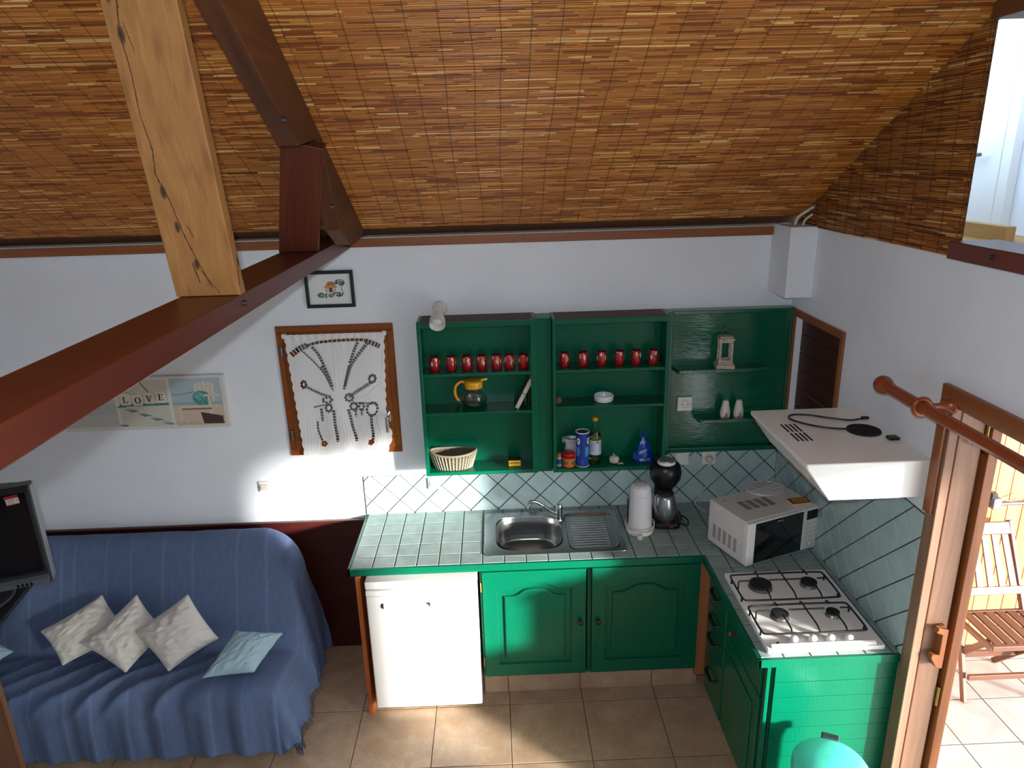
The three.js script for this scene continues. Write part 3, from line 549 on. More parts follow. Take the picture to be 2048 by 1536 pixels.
// sink and tap
{
  const s = thing('kitchen_sink', 'stainless steel inset sink with one bowl and a ribbed draining board', 'sink', [1.07, CT, 0.285]);
  const steel = std(0xb4b6b6, 0.27, { metalness: 1, bumpMap: fineBump, bumpScale: 0.0002 });
  const y = CT + 0.004;
  const out = rrect(SK.x0, SK.x1, -SK.z1, -SK.z0, 0.035), B = { x0: 0.757, x1: 1.118, z0: 0.105, z1: 0.47 };
  out.holes.push(rrect(B.x0, B.x1, -B.z1, -B.z0, 0.11, new THREE.Path()));
  const DR = { x0: 1.145, x1: 1.412, z0: 0.09, z1: 0.485 };
  out.holes.push(rrect(DR.x0, DR.x1, -DR.z1, -DR.z0, 0.04, new THREE.Path()));
  put('rim', tf(extr(out, 0.003, 0.002, 2, 12), [0, CT - 0.001, 0], [-Math.PI / 2, 0, 0]), steel, s);
  const ringPt = (b, r, t) => {                                           // point on a rounded rectangle, t in 0..1
    const n = 4, a = t * n * 2 * Math.PI / n, c = Math.cos(a), d = Math.sin(a), w = (b.x1 - b.x0) / 2, h = (b.z1 - b.z0) / 2, e = r;
    const k = Math.pow(Math.pow(Math.abs(c), e) + Math.pow(Math.abs(d), e), -1 / e);
    return [(b.x0 + b.x1) / 2 + w * c * k, (b.z0 + b.z1) / 2 + h * d * k];
  };
  const bowl = surf((u, v) => {
    const prof = [[1.004, 0.004], [0.99, -0.004], [0.955, -0.03], [0.93, -0.1], [0.88, -0.135], [0.75, -0.148], [0.4, -0.152], [0.12, -0.155], [0.11, -0.16], [0, -0.16]], f = v * (prof.length - 1), i = Math.min(prof.length - 2, Math.floor(f)), q = f - i;
    const sc = prof[i][0] + (prof[i + 1][0] - prof[i][0]) * q, dy = prof[i][1] + (prof[i + 1][1] - prof[i][1]) * q;
    const [x, z] = ringPt(B, 3.2, u), cx = (B.x0 + B.x1) / 2, cz = (B.z0 + B.z1) / 2;
    return V(cx + (x - cx) * sc, CT + dy, cz + (z - cz) * sc);
  }, 72, 36);
  put('bowl', bowl, new THREE.MeshStandardMaterial({ color: 0xb4b6b6, roughness: 0.27, metalness: 1, side: THREE.DoubleSide }), s);
  put('drain', tf(lathe([[0, 0.0], [0.016, 0.002], [0.03, 0.004], [0.037, 0.001]], 24), [0.938, CT - 0.159, 0.287]), M.chrome, s);
  const pan = surf((u, v) => { const [x, z] = ringPt(DR, 7, u), cx = (DR.x0 + DR.x1) / 2, cz = (DR.z0 + DR.z1) / 2, sc = v < 0.5 ? 1.004 - v * 0.1 : (1 - v) * 1.91, dy = v < 0.5 ? 0.004 - v * 0.02 : -0.006; return V(cx + (x - cx) * sc, CT + dy, cz + (z - cz) * sc); }, 64, 8);
  const dp = put('draining_board', pan, steel.clone(), s); dp.material.side = THREE.DoubleSide;
  put('rib', [...Array(13)].map((_, i) => tf(new THREE.CapsuleGeometry(0.0035, 0.19, 3, 8), [1.272, CT - 0.006, 0.135 + i * 0.0255], [0, 0, Math.PI / 2], [0.8, 1, 1])), steel, dp);
  put('overflow', tf(cyl(0.014, 0.014, 0.003, 18), [0.955, CT - 0.045, B.z1 - 0.012], [Math.PI / 2 - 0.25, 0, 0]), M.chrome, s);
  const t = thing('tap', 'chrome mixer tap with a long curved spout behind the sink bowl', 'tap', [1.117, CT + 0.004, 0.165]);
  put('body', tf(lathe([[0, 0], [0.026, 0], [0.026, 0.006], [0.019, 0.012], [0.018, 0.07], [0.02, 0.075], [0.018, 0.098], [0.008, 0.106], [0, 0.107]], 24), [1.117, CT + 0.004, 0.165]), M.chrome, t);
  put('lever', tf(new RoundedBoxGeometry(0.013, 0.008, 0.06, 2, 0.003), [1.118, CT + 0.118, 0.19], [-0.35, 0, 0]), M.chrome, t);
  put('spout', [tube([V(1.11, CT + 0.045, 0.168), V(1.075, CT + 0.066, 0.178), V(1.03, CT + 0.108, 0.19), V(0.985, CT + 0.14, 0.198), V(0.958, CT + 0.146, 0.204), V(0.946, CT + 0.136, 0.206)], 0.0085, 30, 12), tf(cyl(0.0115, 0.0115, 0.026, 16), [0.944, CT + 0.122, 0.206])], M.chrome, t);
}
// gas hob
{
  const h = thing('gas_hob', 'white enamel gas hob with four burners and black pan supports', 'hob', [2.11, CT, 1.07]);
  const s = rrect(1.862, 2.352, -1.348, -0.782, 0.012), y0 = CT + 0.0005;
  put('plate', [tf(extr(s, 0.012, 0.004, 3, 6), [0, y0 + 0.004, 0], [-Math.PI / 2, 0, 0])], M.enamel, h);
  const lip = poly([[1.288, 0], [1.342, 0], [1.336, 0.014], [1.32, 0.022], [1.316, 0.022], [1.30, 0.009], [1.288, 0.006]]);
  put('front_lip', tf(extr(poly([[-1.346, 0], [-1.318, 0], [-1.321, 0.017], [-1.327, 0.021], [-1.334, 0.019]]), 0.43, 0.003, 2), [1.885, CT + 0.012, 0], [0, Math.PI / 2, 0]), M.enamel, h);
  const burner = (x, z, r) => {
    const b = put('burner', tf(lathe([[r * 1.35, 0], [r * 1.25, 0.003], [r * 0.95, 0.005], [r * 0.9, 0.018], [r * 0.5, 0.02], [0, 0.02]], 32), [x, CT + 0.0165, z]), std(0x8f8d88, 0.4, { metalness: 0.8 }), h);
    put('cap', tf(lathe([[0, 0], [r, 0], [r * 1.02, 0.003], [r, 0.007], [r * 0.86, 0.009], [0, 0.0095]], 32), [x, CT + 0.036, z]), M.blackMatte, b);
  };
  burner(1.991, 0.91, 0.05); burner(2.22, 0.908, 0.036); burner(1.993, 1.136, 0.037); burner(2.226, 1.139, 0.028);
  const support = (z0, z1, bz) => {
    const y = CT + 0.046, x0 = 1.868, x1 = 2.308, c = 0.014, g = [];
    g.push(tube([V(x0 + c, y, z0), V(x1 - c, y, z0), V(x1 - 0.003, y, z0 + 0.003), V(x1, y, z0 + c), V(x1, y, z1 - c), V(x1 - 0.003, y, z1 - 0.003), V(x1 - c, y, z1), V(x0 + c, y, z1), V(x0 + 0.003, y, z1 - 0.003), V(x0, y, z1 - c), V(x0, y, z0 + c), V(x0 + 0.003, y, z0 + 0.003)], 0.0042, 120, 8, true));
    for (const x of [1.99, 2.106, 2.222]) {
      g.push(tube([V(x, y + 0.004, z0 - 0.012), V(x, y + 0.012, z0), V(x, y + 0.012, bz - (x === 2.106 ? 0 : 0.032))], 0.0036, 14, 8));
      g.push(tube([V(x, y + 0.012, bz + (x === 2.106 ? 0 : 0.032)), V(x, y + 0.012, z1 - 0.03), V(x, y + 0.006, z1 - 0.008), V(x, y - 0.004, z1)], 0.0036, 14, 8));
    }
    const seg = (a, b) => g.push(tube([V(a, y + 0.012, bz), V((a + b) / 2, y + 0.012, bz), V(b, y + 0.012, bz)], 0.0036, 8, 8));
    seg(1.895, 1.945); seg(2.03, 2.186); seg(2.256, 2.298);
    g.push(tube([V(1.898, y + 0.012, bz), V(1.888, y + 0.01, bz + 0.001), V(1.886, y - 0.004, bz + 0.004), V(1.886, CT + 0.018, bz + 0.006)], 0.0036, 12, 8));
    g.push(tube([V(2.296, y + 0.012, bz), V(2.304, y + 0.008, bz), V(2.308, y, bz)], 0.0048, 8, 8));
    for (const x of [x0, x1]) for (const z of [z0 + 0.03, z1 - 0.03]) g.push(tf(cyl(0.004, 0.005, y - CT - 0.017, 8), [x, (y + CT + 0.017) / 2, z]));
    put('pan_support', g, M.black, h);
  };
  support(0.842, 1.043, 0.91); support(1.087, 1.279, 1.138);
  for (const x of [1.99, 2.069, 2.144, 2.221]) put('knob', [tf(lathe([[0, 0], [0.02, 0], [0.0195, 0.006], [0.0165, 0.01], [0.0155, 0.022], [0.013, 0.0255], [0, 0.026]], 24), [x, CT + 0.0165, 1.3])], M.plastic, h);
  put('igniter', tf(lathe([[0, 0], [0.007, 0], [0.006, 0.007], [0, 0.008]], 14), [1.919, CT + 0.0165, 1.308]), M.black, h);
}
// cooker hood
{
  const h = thing('cooker_hood', 'slim white cooker hood on the wall with a black cord on top', 'hood', [2.403, 1.6, 1.07]);
  const X0 = 1.932, s = poly([[X0, 1.752], [X0, 1.735], [2.03, 1.6], [XR - 0.001, 1.6], [XR - 0.001, 1.752]]);
  put('body', tf(extr(s, 0.585, 0.006, 3), [0, 0, 0.775]), M.enamel, h);
  const topY = 1.752;
  for (let r = 0; r < 2; r++) for (let i = 0; i < 4; i++) put('vent_slot', box(1.992 + i * 0.0185, 2.001 + i * 0.0185, topY - 0.004, topY + 0.0008, 0.955 + r * 0.1 - i * 0.001, 1.04 + r * 0.1, { r: 0.0004 }), M.blackMatte, h);
  put('duct_grille', [tf(cyl(0.066, 0.068, 0.006, 36), [2.302, topY + 0.003, 1.055]), ...[...Array(9)].map((_, i) => tf(new THREE.BoxGeometry(0.0025, 0.003, 2 * Math.sqrt(0.06 ** 2 - (0.0135 * (i - 4)) ** 2)), [2.302 + 0.0135 * (i - 4), topY + 0.007, 1.055]))], M.blackMatte, h);
  put('switch_box', box(2.35, 2.39, topY, topY + 0.012, 1.135, 1.17, { r: 0.002 }), M.black, h);
  const cord = [[2.36, 0.93], [2.3, 0.945], [2.23, 0.915], [2.14, 0.862], [2.075, 0.862], [2.055, 0.905], [2.09, 0.965], [2.16, 1.02], [2.22, 1.04], [2.27, 1.045]].map(([x, z]) => V(x, topY + 0.006, z));
  put('cord', [tube(cord, 0.0042, 70, 8), tf(cyl(0.008, 0.006, 0.03, 10), [2.372, topY + 0.007, 0.928], [0, 0, Math.PI / 2])], M.black, h);
  put('switch_panel', box(-0.0015, 0.0015, -0.016, 0.016, -0.07, 0.07, { r: 0.0008 }).applyMatrix4(new THREE.Matrix4().makeTranslation(1.974, 1.672, 1.22).multiply(new THREE.Matrix4().makeRotationZ(0.628))), M.cream, h);
  put('badge', tf(cyl(0.009, 0.009, 0.003, 16), [1.935, 1.722, 0.815], [0, 0, Math.PI / 2 + 0.4], [1, 1, 1.4]), M.darkGrey, h);
  put('filter', box(2.05, XR - 0.02, 1.594, 1.6005, 0.79, 1.35), std(0x777777, 0.5, { metalness: 0.7 }), h);
}
// boxed-in pipe in the corner and its cables
solo('pipe_boxing', box(2.262, XR - 0.001, 2.152, 2.505, 0.001, 0.24, { r: 0.002 }), M.plaster, 'white boxed-in duct high in the corner under the reed ceiling', 'box');
solo('cable', [tube([V(2.33, 2.505, 0.12), V(2.34, 2.54, 0.125), V(2.375, 2.575, 0.15), V(2.388, 2.6, 0.2)], 0.008, 16, 8), tube([V(2.355, 2.505, 0.16), V(2.36, 2.53, 0.165), V(2.383, 2.56, 0.19)], 0.006, 12, 8)], M.cream, 'pale bent cables rising from the white duct into the corner of the ceiling', 'cable');

// ---------- wall shelves ----------
function openShelf(name, label, x0, x1, y0, y1, shelves, rightStile, top) {
  const c = thing(name, label, 'shelf', [(x0 + x1) / 2, y0, 0]);
  put('back_panel', box(x0 + 0.004, x1 - 0.004, y0 + 0.004, y1 - 0.004, 0.006, 0.016, { plain: true }), M.green, c);
  put('side_panel', box(x0, x0 + 0.018, y0, y1, 0.001, 0.17, { r: 0.003 }), M.greenV, c);
  put('side_panel', box(x1 - 0.018, x1, y0, y1, 0.001, 0.17, { r: 0.003 }), M.greenV, c);
  put('front_stile', box(x1 - rightStile, x1 + 0.0006, y0, y1, 0.152, 0.172, { r: 0.003 }), M.greenV, c);
  put('top_board', box(x0 + 0.018, x1 - 0.018, y1 - 0.022, y1 - 0.001, 0.001, 0.168, { axis: 'x' }), top, c);
  put('top_rail', box(x0, x1, y1 - 0.034, y1 - 0.003, 0.155, 0.1715, { axis: 'x', r: 0.003 }), M.green, c);
  put('bottom_board', box(x0 + 0.018, x1 - 0.018, y0 + 0.001, y0 + 0.02, 0.001, 0.17, { axis: 'x' }), M.green, c);
  for (const y of shelves) put('shelf_board', box(x0 + 0.018, x1 - 0.018, y - 0.018, y, 0.016, 0.168, { axis: 'x', r: 0.003 }), M.green, c);
  return c;
}
const rawTop = std(0x5d5048, 0.8);
openShelf('wall_shelf', 'left green open wall shelf holding the yellow-lidded jug and a basket', 0.385, 1.002, 1.205, 2.073, [1.79, 1.572], 0.03, rawTop);
openShelf('wall_shelf', 'middle green open wall shelf holding a bowl, tall blue can and oil bottle', 1.087, 1.705, 1.2, 2.07, [1.79, 1.586], 0.02, rawTop);
solo('joining_panel', box(1.003, 1.086, 1.19, 2.066, 0.001, 0.125, { r: 0.003 }), M.greenV, 'narrow plain green panel between the two open wall shelves', 'panel');
{
  const c = thing('shelf_panel', 'wide green glossy wall panel with two small shelves and a power socket', 'shelf', [2.05, 1.25, 0]);
  const x0 = 1.707, x1 = 2.398, y0 = 1.251, y1 = 2.068;
  put('back_panel', box(x0 + 0.002, x1 - 0.002, y0 + 0.002, y1 - 0.002, 0.002, 0.042, { plain: true }), M.gloss, c);
  put('stile', box(x0, x0 + 0.032, y0, y1, 0.002, 0.1, { r: 0.004 }), M.gloss, c);
  put('stile', box(x1 - 0.02, x1, y0, y1, 0.002, 0.075, { r: 0.004 }), M.gloss, c);
  put('rail', box(x0 + 0.033, x1 - 0.021, y1 - 0.022, y1, 0.002, 0.075, { axis: 'x', r: 0.004 }), M.gloss, c);
  put('rail', box(x0 + 0.033, x1 - 0.021, y0, y0 + 0.028, 0.002, 0.075, { axis: 'x', r: 0.004 }), M.gloss, c);
  const slant = (xa, xb, y) => tf(extr(poly([[xa - 0.022, -0.043], [xb, -0.043], [xb, -0.14], [xa, -0.14], [xa - 0.01, -0.13]]), 0.016, 0.002), [0, y - 0.016, 0], [-Math.PI / 2, 0, 0]);
  put('shelf_board', uvBox(slant(1.772, 2.262, 1.755), 'x'), M.gloss, c);
  put('shelf_board', uvBox(slant(1.908, 2.345, 1.466), 'x'), M.gloss, c);
}
// sockets and switches
function plate(name, label, x, y, z, kind, w = 0.078) {
  const p = thing(name, label, kind === 'switch' ? 'switch' : 'socket', [x, y, z]);
  put('face_plate', box(x - w / 2, x + w / 2, y - w / 2, y + w / 2, z, z + 0.011, { r: 0.004, seg: 2 }), M.plastic, p);
  if (kind === 'switch') put('rocker', box(x - 0.024, x + 0.022, y - 0.018, y + 0.018, z + 0.0105, z + 0.017, { r: 0.003, seg: 2 }), M.cream, p);
  if (kind === 'socket') {
    put('well', tf(new THREE.TorusGeometry(0.021, 0.003, 8, 28), [x, y, z + 0.011]), M.cream, p);
    put('contact', [[-0.009, 0], [0.009, 0]].map(([a, b]) => tf(cyl(0.003, 0.003, 0.002, 10), [x + a, y + b, z + 0.0115], [Math.PI / 2, 0, 0])), M.black, p);
    put('earth_pin', tf(cyl(0.003, 0.0025, 0.014, 10), [x, y + 0.011, z + 0.017], [Math.PI / 2, 0, 0]), M.chrome, p);
  }
  put('screw', [-0.031, 0.031].map((a) => tf(cyl(0.0025, 0.0025, 0.002, 8), [x + a, y, z + 0.0112], [Math.PI / 2, 0, 0])), M.iron, p);
  return p;
}
plate('light_switch', 'white light switch on the bare wall between the sofa and the window', -0.563, 1.105, 0.001, 'switch', 0.066);
plate('light_switch', 'white switch on the diamond tiles below the left wall shelf', 0.408, 1.09, 0.0095, 'switch', 0.07);
plate('power_socket', 'white power socket mounted on the glossy green panel', 1.833, 1.535, 0.043, 'socket', 0.082);
plate('power_socket', 'blank white outlet plate on the tiles just right of the coffee maker', 1.843, 1.188, 0.0095, 'blank', 0.076);
plate('power_socket', 'white outlet on the tiles with a plug and pale cord in it', 1.998, 1.188, 0.0095, 'socket', 0.08);
{
  const p = thing('plug_cord', 'pale plug and cord hanging from the outlet on the tiles to the worktop', 'cord', [1.998, 1.185, 0.03]);
  put('plug', tf(lathe([[0, 0], [0.019, 0], [0.019, 0.014], [0.012, 0.024], [0.006, 0.03], [0, 0.031]], 20), [1.998, 1.185, 0.0225], [Math.PI / 2, 0, 0]), M.cream, p);
  put('cord', tube([V(1.998, 1.178, 0.05), V(1.999, 1.15, 0.056), V(2.003, 1.09, 0.035), V(1.995, 1.02, 0.025), V(1.955, 0.96, 0.03), V(1.925, 0.91, 0.035), V(1.935, 0.9035, 0.06), V(1.96, 0.9035, 0.14)], 0.0035, 48, 8), M.cream, p);
}
// spot lamp above the left shelf
{
  const l = thing('wall_spotlight', 'white wall spotlight pointing down in front of the left green shelf', 'lamp', [0.5, 2.11, 0]);
  put('wall_base', tf(lathe([[0, 0], [0.04, 0], [0.04, 0.012], [0.034, 0.024], [0.015, 0.03], [0, 0.03]], 28), [0.5, 2.112, 0.0], [Math.PI / 2, 0, 0]), M.plastic, l);
  put('arm', tf(cyl(0.011, 0.012, 0.075, 14), [0.5, 2.122, 0.06], [Math.PI / 2 - 0.2, 0, 0]), M.plastic, l);
  const ax = [0.52, 0, 0];
  const head = put('lamp_head', tf(lathe([[0, 0.0], [0.024, 0.004], [0.027, 0.012], [0.026, 0.06], [0.027, 0.066], [0.039, 0.088], [0.041, 0.12], [0.038, 0.12], [0.034, 0.095], [0.02, 0.07], [0, 0.068]], 30), [0.5, 2.148, 0.088], [2.04, 0, 0], [1, 1.4, 1]), M.plastic, l);
  put('bulb', tf(lathe([[0, 0], [0.01, 0.001], [0.026, 0.012], [0.029, 0.02], [0.012, 0.05], [0, 0.05]], 22), [0.5, 2.079, 0.226], [2.04 - Math.PI, 0, 0]), std(0xdad8d4, 0.15), head);
}

// ---------- things on the shelves ----------
{
  const jarMap = (k) => canvasTex(256, 128, (c, w, h) => {
    c.fillStyle = '#a30d18'; c.fillRect(0, 0, w, h);
    const pal = ['#e8dcc0', '#d8b24a', '#e9e3dc', '#2e6b3a'];
    for (let i = 0; i < 7; i++) {
      const x = ((i + 0.5) / 7) * w, y = h * (0.42 + 0.16 * Math.sin(i * 2.3 + k));
      c.strokeStyle = pal[3]; c.lineWidth = 3; c.beginPath(); c.moveTo(x - 10, y + 26); c.quadraticCurveTo(x - 4, y + 6, x, y); c.stroke();
      for (let p = 0; p < 5; p++) { c.fillStyle = pal[(i + k) % 3]; c.beginPath(); c.ellipse(x + 7 * Math.cos(p * 1.256 + k), y + 7 * Math.sin(p * 1.256 + k), 5, 3, p * 1.256 + k, 0, 7); c.fill(); }
      c.fillStyle = pal[1]; c.beginPath(); c.arc(x, y, 3, 0, 7); c.fill();
      c.fillStyle = pal[3]; c.beginPath(); c.ellipse(x - 8, y + 18, 7, 3, 0.6, 0, 7); c.fill();
    }
  });
  const mats = [0, 1, 2].map((k) => new THREE.MeshPhysicalMaterial({ map: jarMap(k), roughness: 0.25, clearcoat: 0.6, clearcoatRoughness: 0.08 }));
  const protos = mats.map((m, k) => {
    const j = thing('painted_jar', 'x', 'jar', [0, -5 - k, 0], { local: true });
    put('body', lathe([[0, 0], [0.022, 0], [0.0245, 0.006], [0.028, 0.03], [0.0285, 0.045], [0.0265, 0.066], [0.0235, 0.077], [0.0215, 0.079], [0.021, 0.074], [0, 0.072]], 28), m, j);
    put('rim', tf(new THREE.TorusGeometry(0.0215, 0.0022, 8, 26), [0, 0.079, 0], [Math.PI / 2, 0, 0]), std(0x2b0709, 0.4), j);
    scene.remove(j); return j;
  });
  used.delete('painted_jar');
  const ord = ['first', 'second', 'third', 'fourth', 'fifth', 'sixth', 'seventh'];
  const place = (x, y, z, k, turn, label, group) => { const j = protos[k].clone(); j.name = numbered('painted_jar'); j.userData = { label, category: 'jar', group }; j.position.set(x, y, z); j.rotation.y = turn; scene.add(j); };
  [0.462, 0.55, 0.636, 0.714, 0.792, 0.861, 0.937].forEach((x, i) => place(x, 1.79, 0.1 + 0.004 * N(i * 3.1), i % 3, i * 1.7, 'red painted jar, ' + ord[i] + ' from the left in the row above the yellow-lidded jug', 'red jars on the left shelf'));
  [1.157, 1.257, 1.357, 1.451, 1.543, 1.635].forEach((x, i) => place(x, 1.79, 0.1 + 0.004 * N(i * 5.1), (i + 1) % 3, i * 2.3 + 1, 'red painted jar, ' + ord[i] + ' from the left on the middle shelf above the white bowl', 'red jars on the middle shelf'));
}
const clearGlass = new THREE.MeshPhysicalMaterial({ color: 0xf2f6f4, roughness: 0.03, transmission: 1, thickness: 0, ior: 1.45 });
{
  const yellow = std(0xe0a520, 0.35), j = thing('coffee_jug', 'round glass coffee jug with a yellow lid and orange handle', 'jug', [0.664, 1.572, 0.095]);
  const X = 0.664, Z = 0.095, Y = 1.572;
  put('glass_body', tf(lathe([[0, 0.001], [0.038, 0.002], [0.052, 0.01], [0.062, 0.027], [0.068, 0.047], [0.069, 0.06], [0.067, 0.075], [0.061, 0.092], [0.05, 0.108], [0.043, 0.118], [0.042, 0.13], [0.039, 0.13], [0.04, 0.117], [0.047, 0.106], [0.058, 0.09], [0.064, 0.074], [0.066, 0.06], [0.065, 0.048], [0.059, 0.029], [0.05, 0.013], [0.037, 0.005], [0, 0.004]], 48), [X, Y, Z]), new THREE.MeshPhysicalMaterial({ color: 0xffffff, roughness: 0.01, transmission: 1, thickness: 0.003, ior: 1.5 }), j);
  put('collar', tf(lathe([[0.043, 0], [0.049, 0.002], [0.05, 0.036], [0.047, 0.04], [0.043, 0.04]], 32), [X, Y + 0.116, Z]), yellow, j);
  const lid = put('lid', [tf(lathe([[0, 0.006], [0.03, 0.005], [0.047, 0.002], [0.048, -0.002], [0, -0.002]], 32), [X, Y + 0.158, Z]), tf(extr(poly([[0, -0.02], [0.034, 0], [0, 0.02]]), 0.008, 0.002), [X + 0.042, Y + 0.166, Z], [Math.PI / 2, 0, 0])], yellow, j);
  put('handle', tube([V(X - 0.045, Y + 0.148, Z), V(X - 0.068, Y + 0.152, Z + 0.005), V(X - 0.092, Y + 0.135, Z + 0.01), V(X - 0.102, Y + 0.1, Z + 0.012), V(X - 0.094, Y + 0.066, Z + 0.01), V(X - 0.08, Y + 0.045, Z + 0.008)], 0.0085, 30, 10), std(0xe08a12, 0.35), j);
}
{
  const b = thing('bread_basket', 'oval woven cream bread basket on the bottom of the left shelf', 'basket', [0.534, 1.225, 0.092]);
  const P = (a, v) => { const r = 0.8 + 0.24 * v; return V(0.534 + 0.122 * r * Math.cos(a), 1.228 + 0.088 * v + 0.006 * Math.cos(2 * a) * v, 0.094 + 0.066 * r * Math.sin(a)); };
  const straw = std(0x8f8672, 0.8, { bumpMap: fineBump, bumpScale: 0.0006 }), strawD = std(0x6e6450, 0.85);
  const rowsG = []; for (let r = 0; r < 9; r++) { const pts = []; for (let i = 0; i < 96; i++) { const a = i / 96 * 2 * Math.PI, q = P(a, (r + 0.5) / 9), o = 0.0022 * Math.sin(a * 24 + (r % 2) * Math.PI); pts.push(V(q.x + o * Math.cos(a), q.y, q.z + o * Math.sin(a))); } rowsG.push(tube(pts, 0.0052, 192, 5, true)); }
  const wv = put('weave', rowsG, strawD, b); wv.userData.kind = 'stuff';
  put('stake', [...Array(40)].map((_, i) => { const a = i / 40 * 2 * Math.PI, p = P(a, 0), q = P(a, 1); const o = V(0.0045 * Math.cos(a), 0, 0.0045 * Math.sin(a)); return tube([p.add(o), p.clone().lerp(q.add(o), 0.5), q], 0.0046, 4, 6); }), straw, b).userData.kind = 'stuff';
  const rim = []; for (let i = 0; i < 80; i++) { const a = i / 80 * 2 * Math.PI, q = P(a, 1.04), o = 0.003; rim.push(V(q.x, q.y + o * Math.sin(a * 40), q.z)); }
  put('rim', tube(rim, 0.0068, 160, 6, true), straw, b);
  put('base', tf(cyl(1, 1, 0.006, 40), [0.534, 1.2285, 0.094], [0, 0, 0], [0.1, 1, 0.054]), strawD, b);
}
{
  const front = canvasTex(128, 64, (c, w, h) => { c.fillStyle = '#d9b51f'; c.fillRect(0, 0, w, h); c.fillStyle = '#6b4a10'; c.fillRect(6, 22, w - 12, 12); c.fillStyle = '#c8a01a'; c.fillRect(6, 42, w - 12, 4); });
  const m = solo('match_box', box(0.84, 0.909, 1.2255, 1.262, 0.07, 0.12, { r: 0.002 }), std(0x3a1c14, 0.8), 'small dark matchbox with a yellow label on the bottom of the left shelf', 'matchbox');
  const q = new THREE.PlaneGeometry(0.066, 0.033); q.translate(0.8745, 1.2437, 0.1205);
  const pl = new THREE.Mesh(q, new THREE.MeshStandardMaterial({ map: front, roughness: 0.6 })); pl.name = 'yellow_label'; m.add(pl);
}
{
  const f = thing('notebook', 'thin white-edged notebook leaning on the middle board of the left shelf', 'notebook', [0.9, 1.572, 0.1], { local: true });
  f.rotation.z = -0.475; f.position.set(0.893, 1.5745, 0.085);
  put('pages', box(-0.011, 0.011, 0.001, 0.182, -0.045, 0.055, { r: 0.002 }), std(0xc9c3b8, 0.8), f);
  put('cover', [box(-0.0135, -0.0112, 0, 0.183, -0.047, 0.056, { r: 0.0008 }), box(0.0112, 0.0135, 0, 0.183, -0.047, 0.056, { r: 0.0008 })], std(0x3c3a34, 0.7), f);
  put('band', box(-0.014, 0.014, 0.09, 0.094, -0.048, 0.057, { r: 0.0005 }), M.darkGrey, f);
  const b = thing('glass_bottle', 'slim dark olive bottle beside the leaning notebook on the left shelf', 'bottle', [0.966, 1.572, 0.055], { local: true });
  put('body', lathe([[0, 0], [0.015, 0], [0.016, 0.006], [0.016, 0.12], [0.012, 0.14], [0.008, 0.15], [0.008, 0.175], [0, 0.175]], 24), new THREE.MeshPhysicalMaterial({ color: 0x5a6a20, roughness: 0.08, transmission: 0.7, thickness: 0.02, ior: 1.4, attenuationColor: new THREE.Color(0x43520f), attenuationDistance: 0.02 }), b);
  put('cap', tf(cyl(0.0092, 0.0092, 0.016, 18), [0, 0.176, 0]), M.black, b);
}
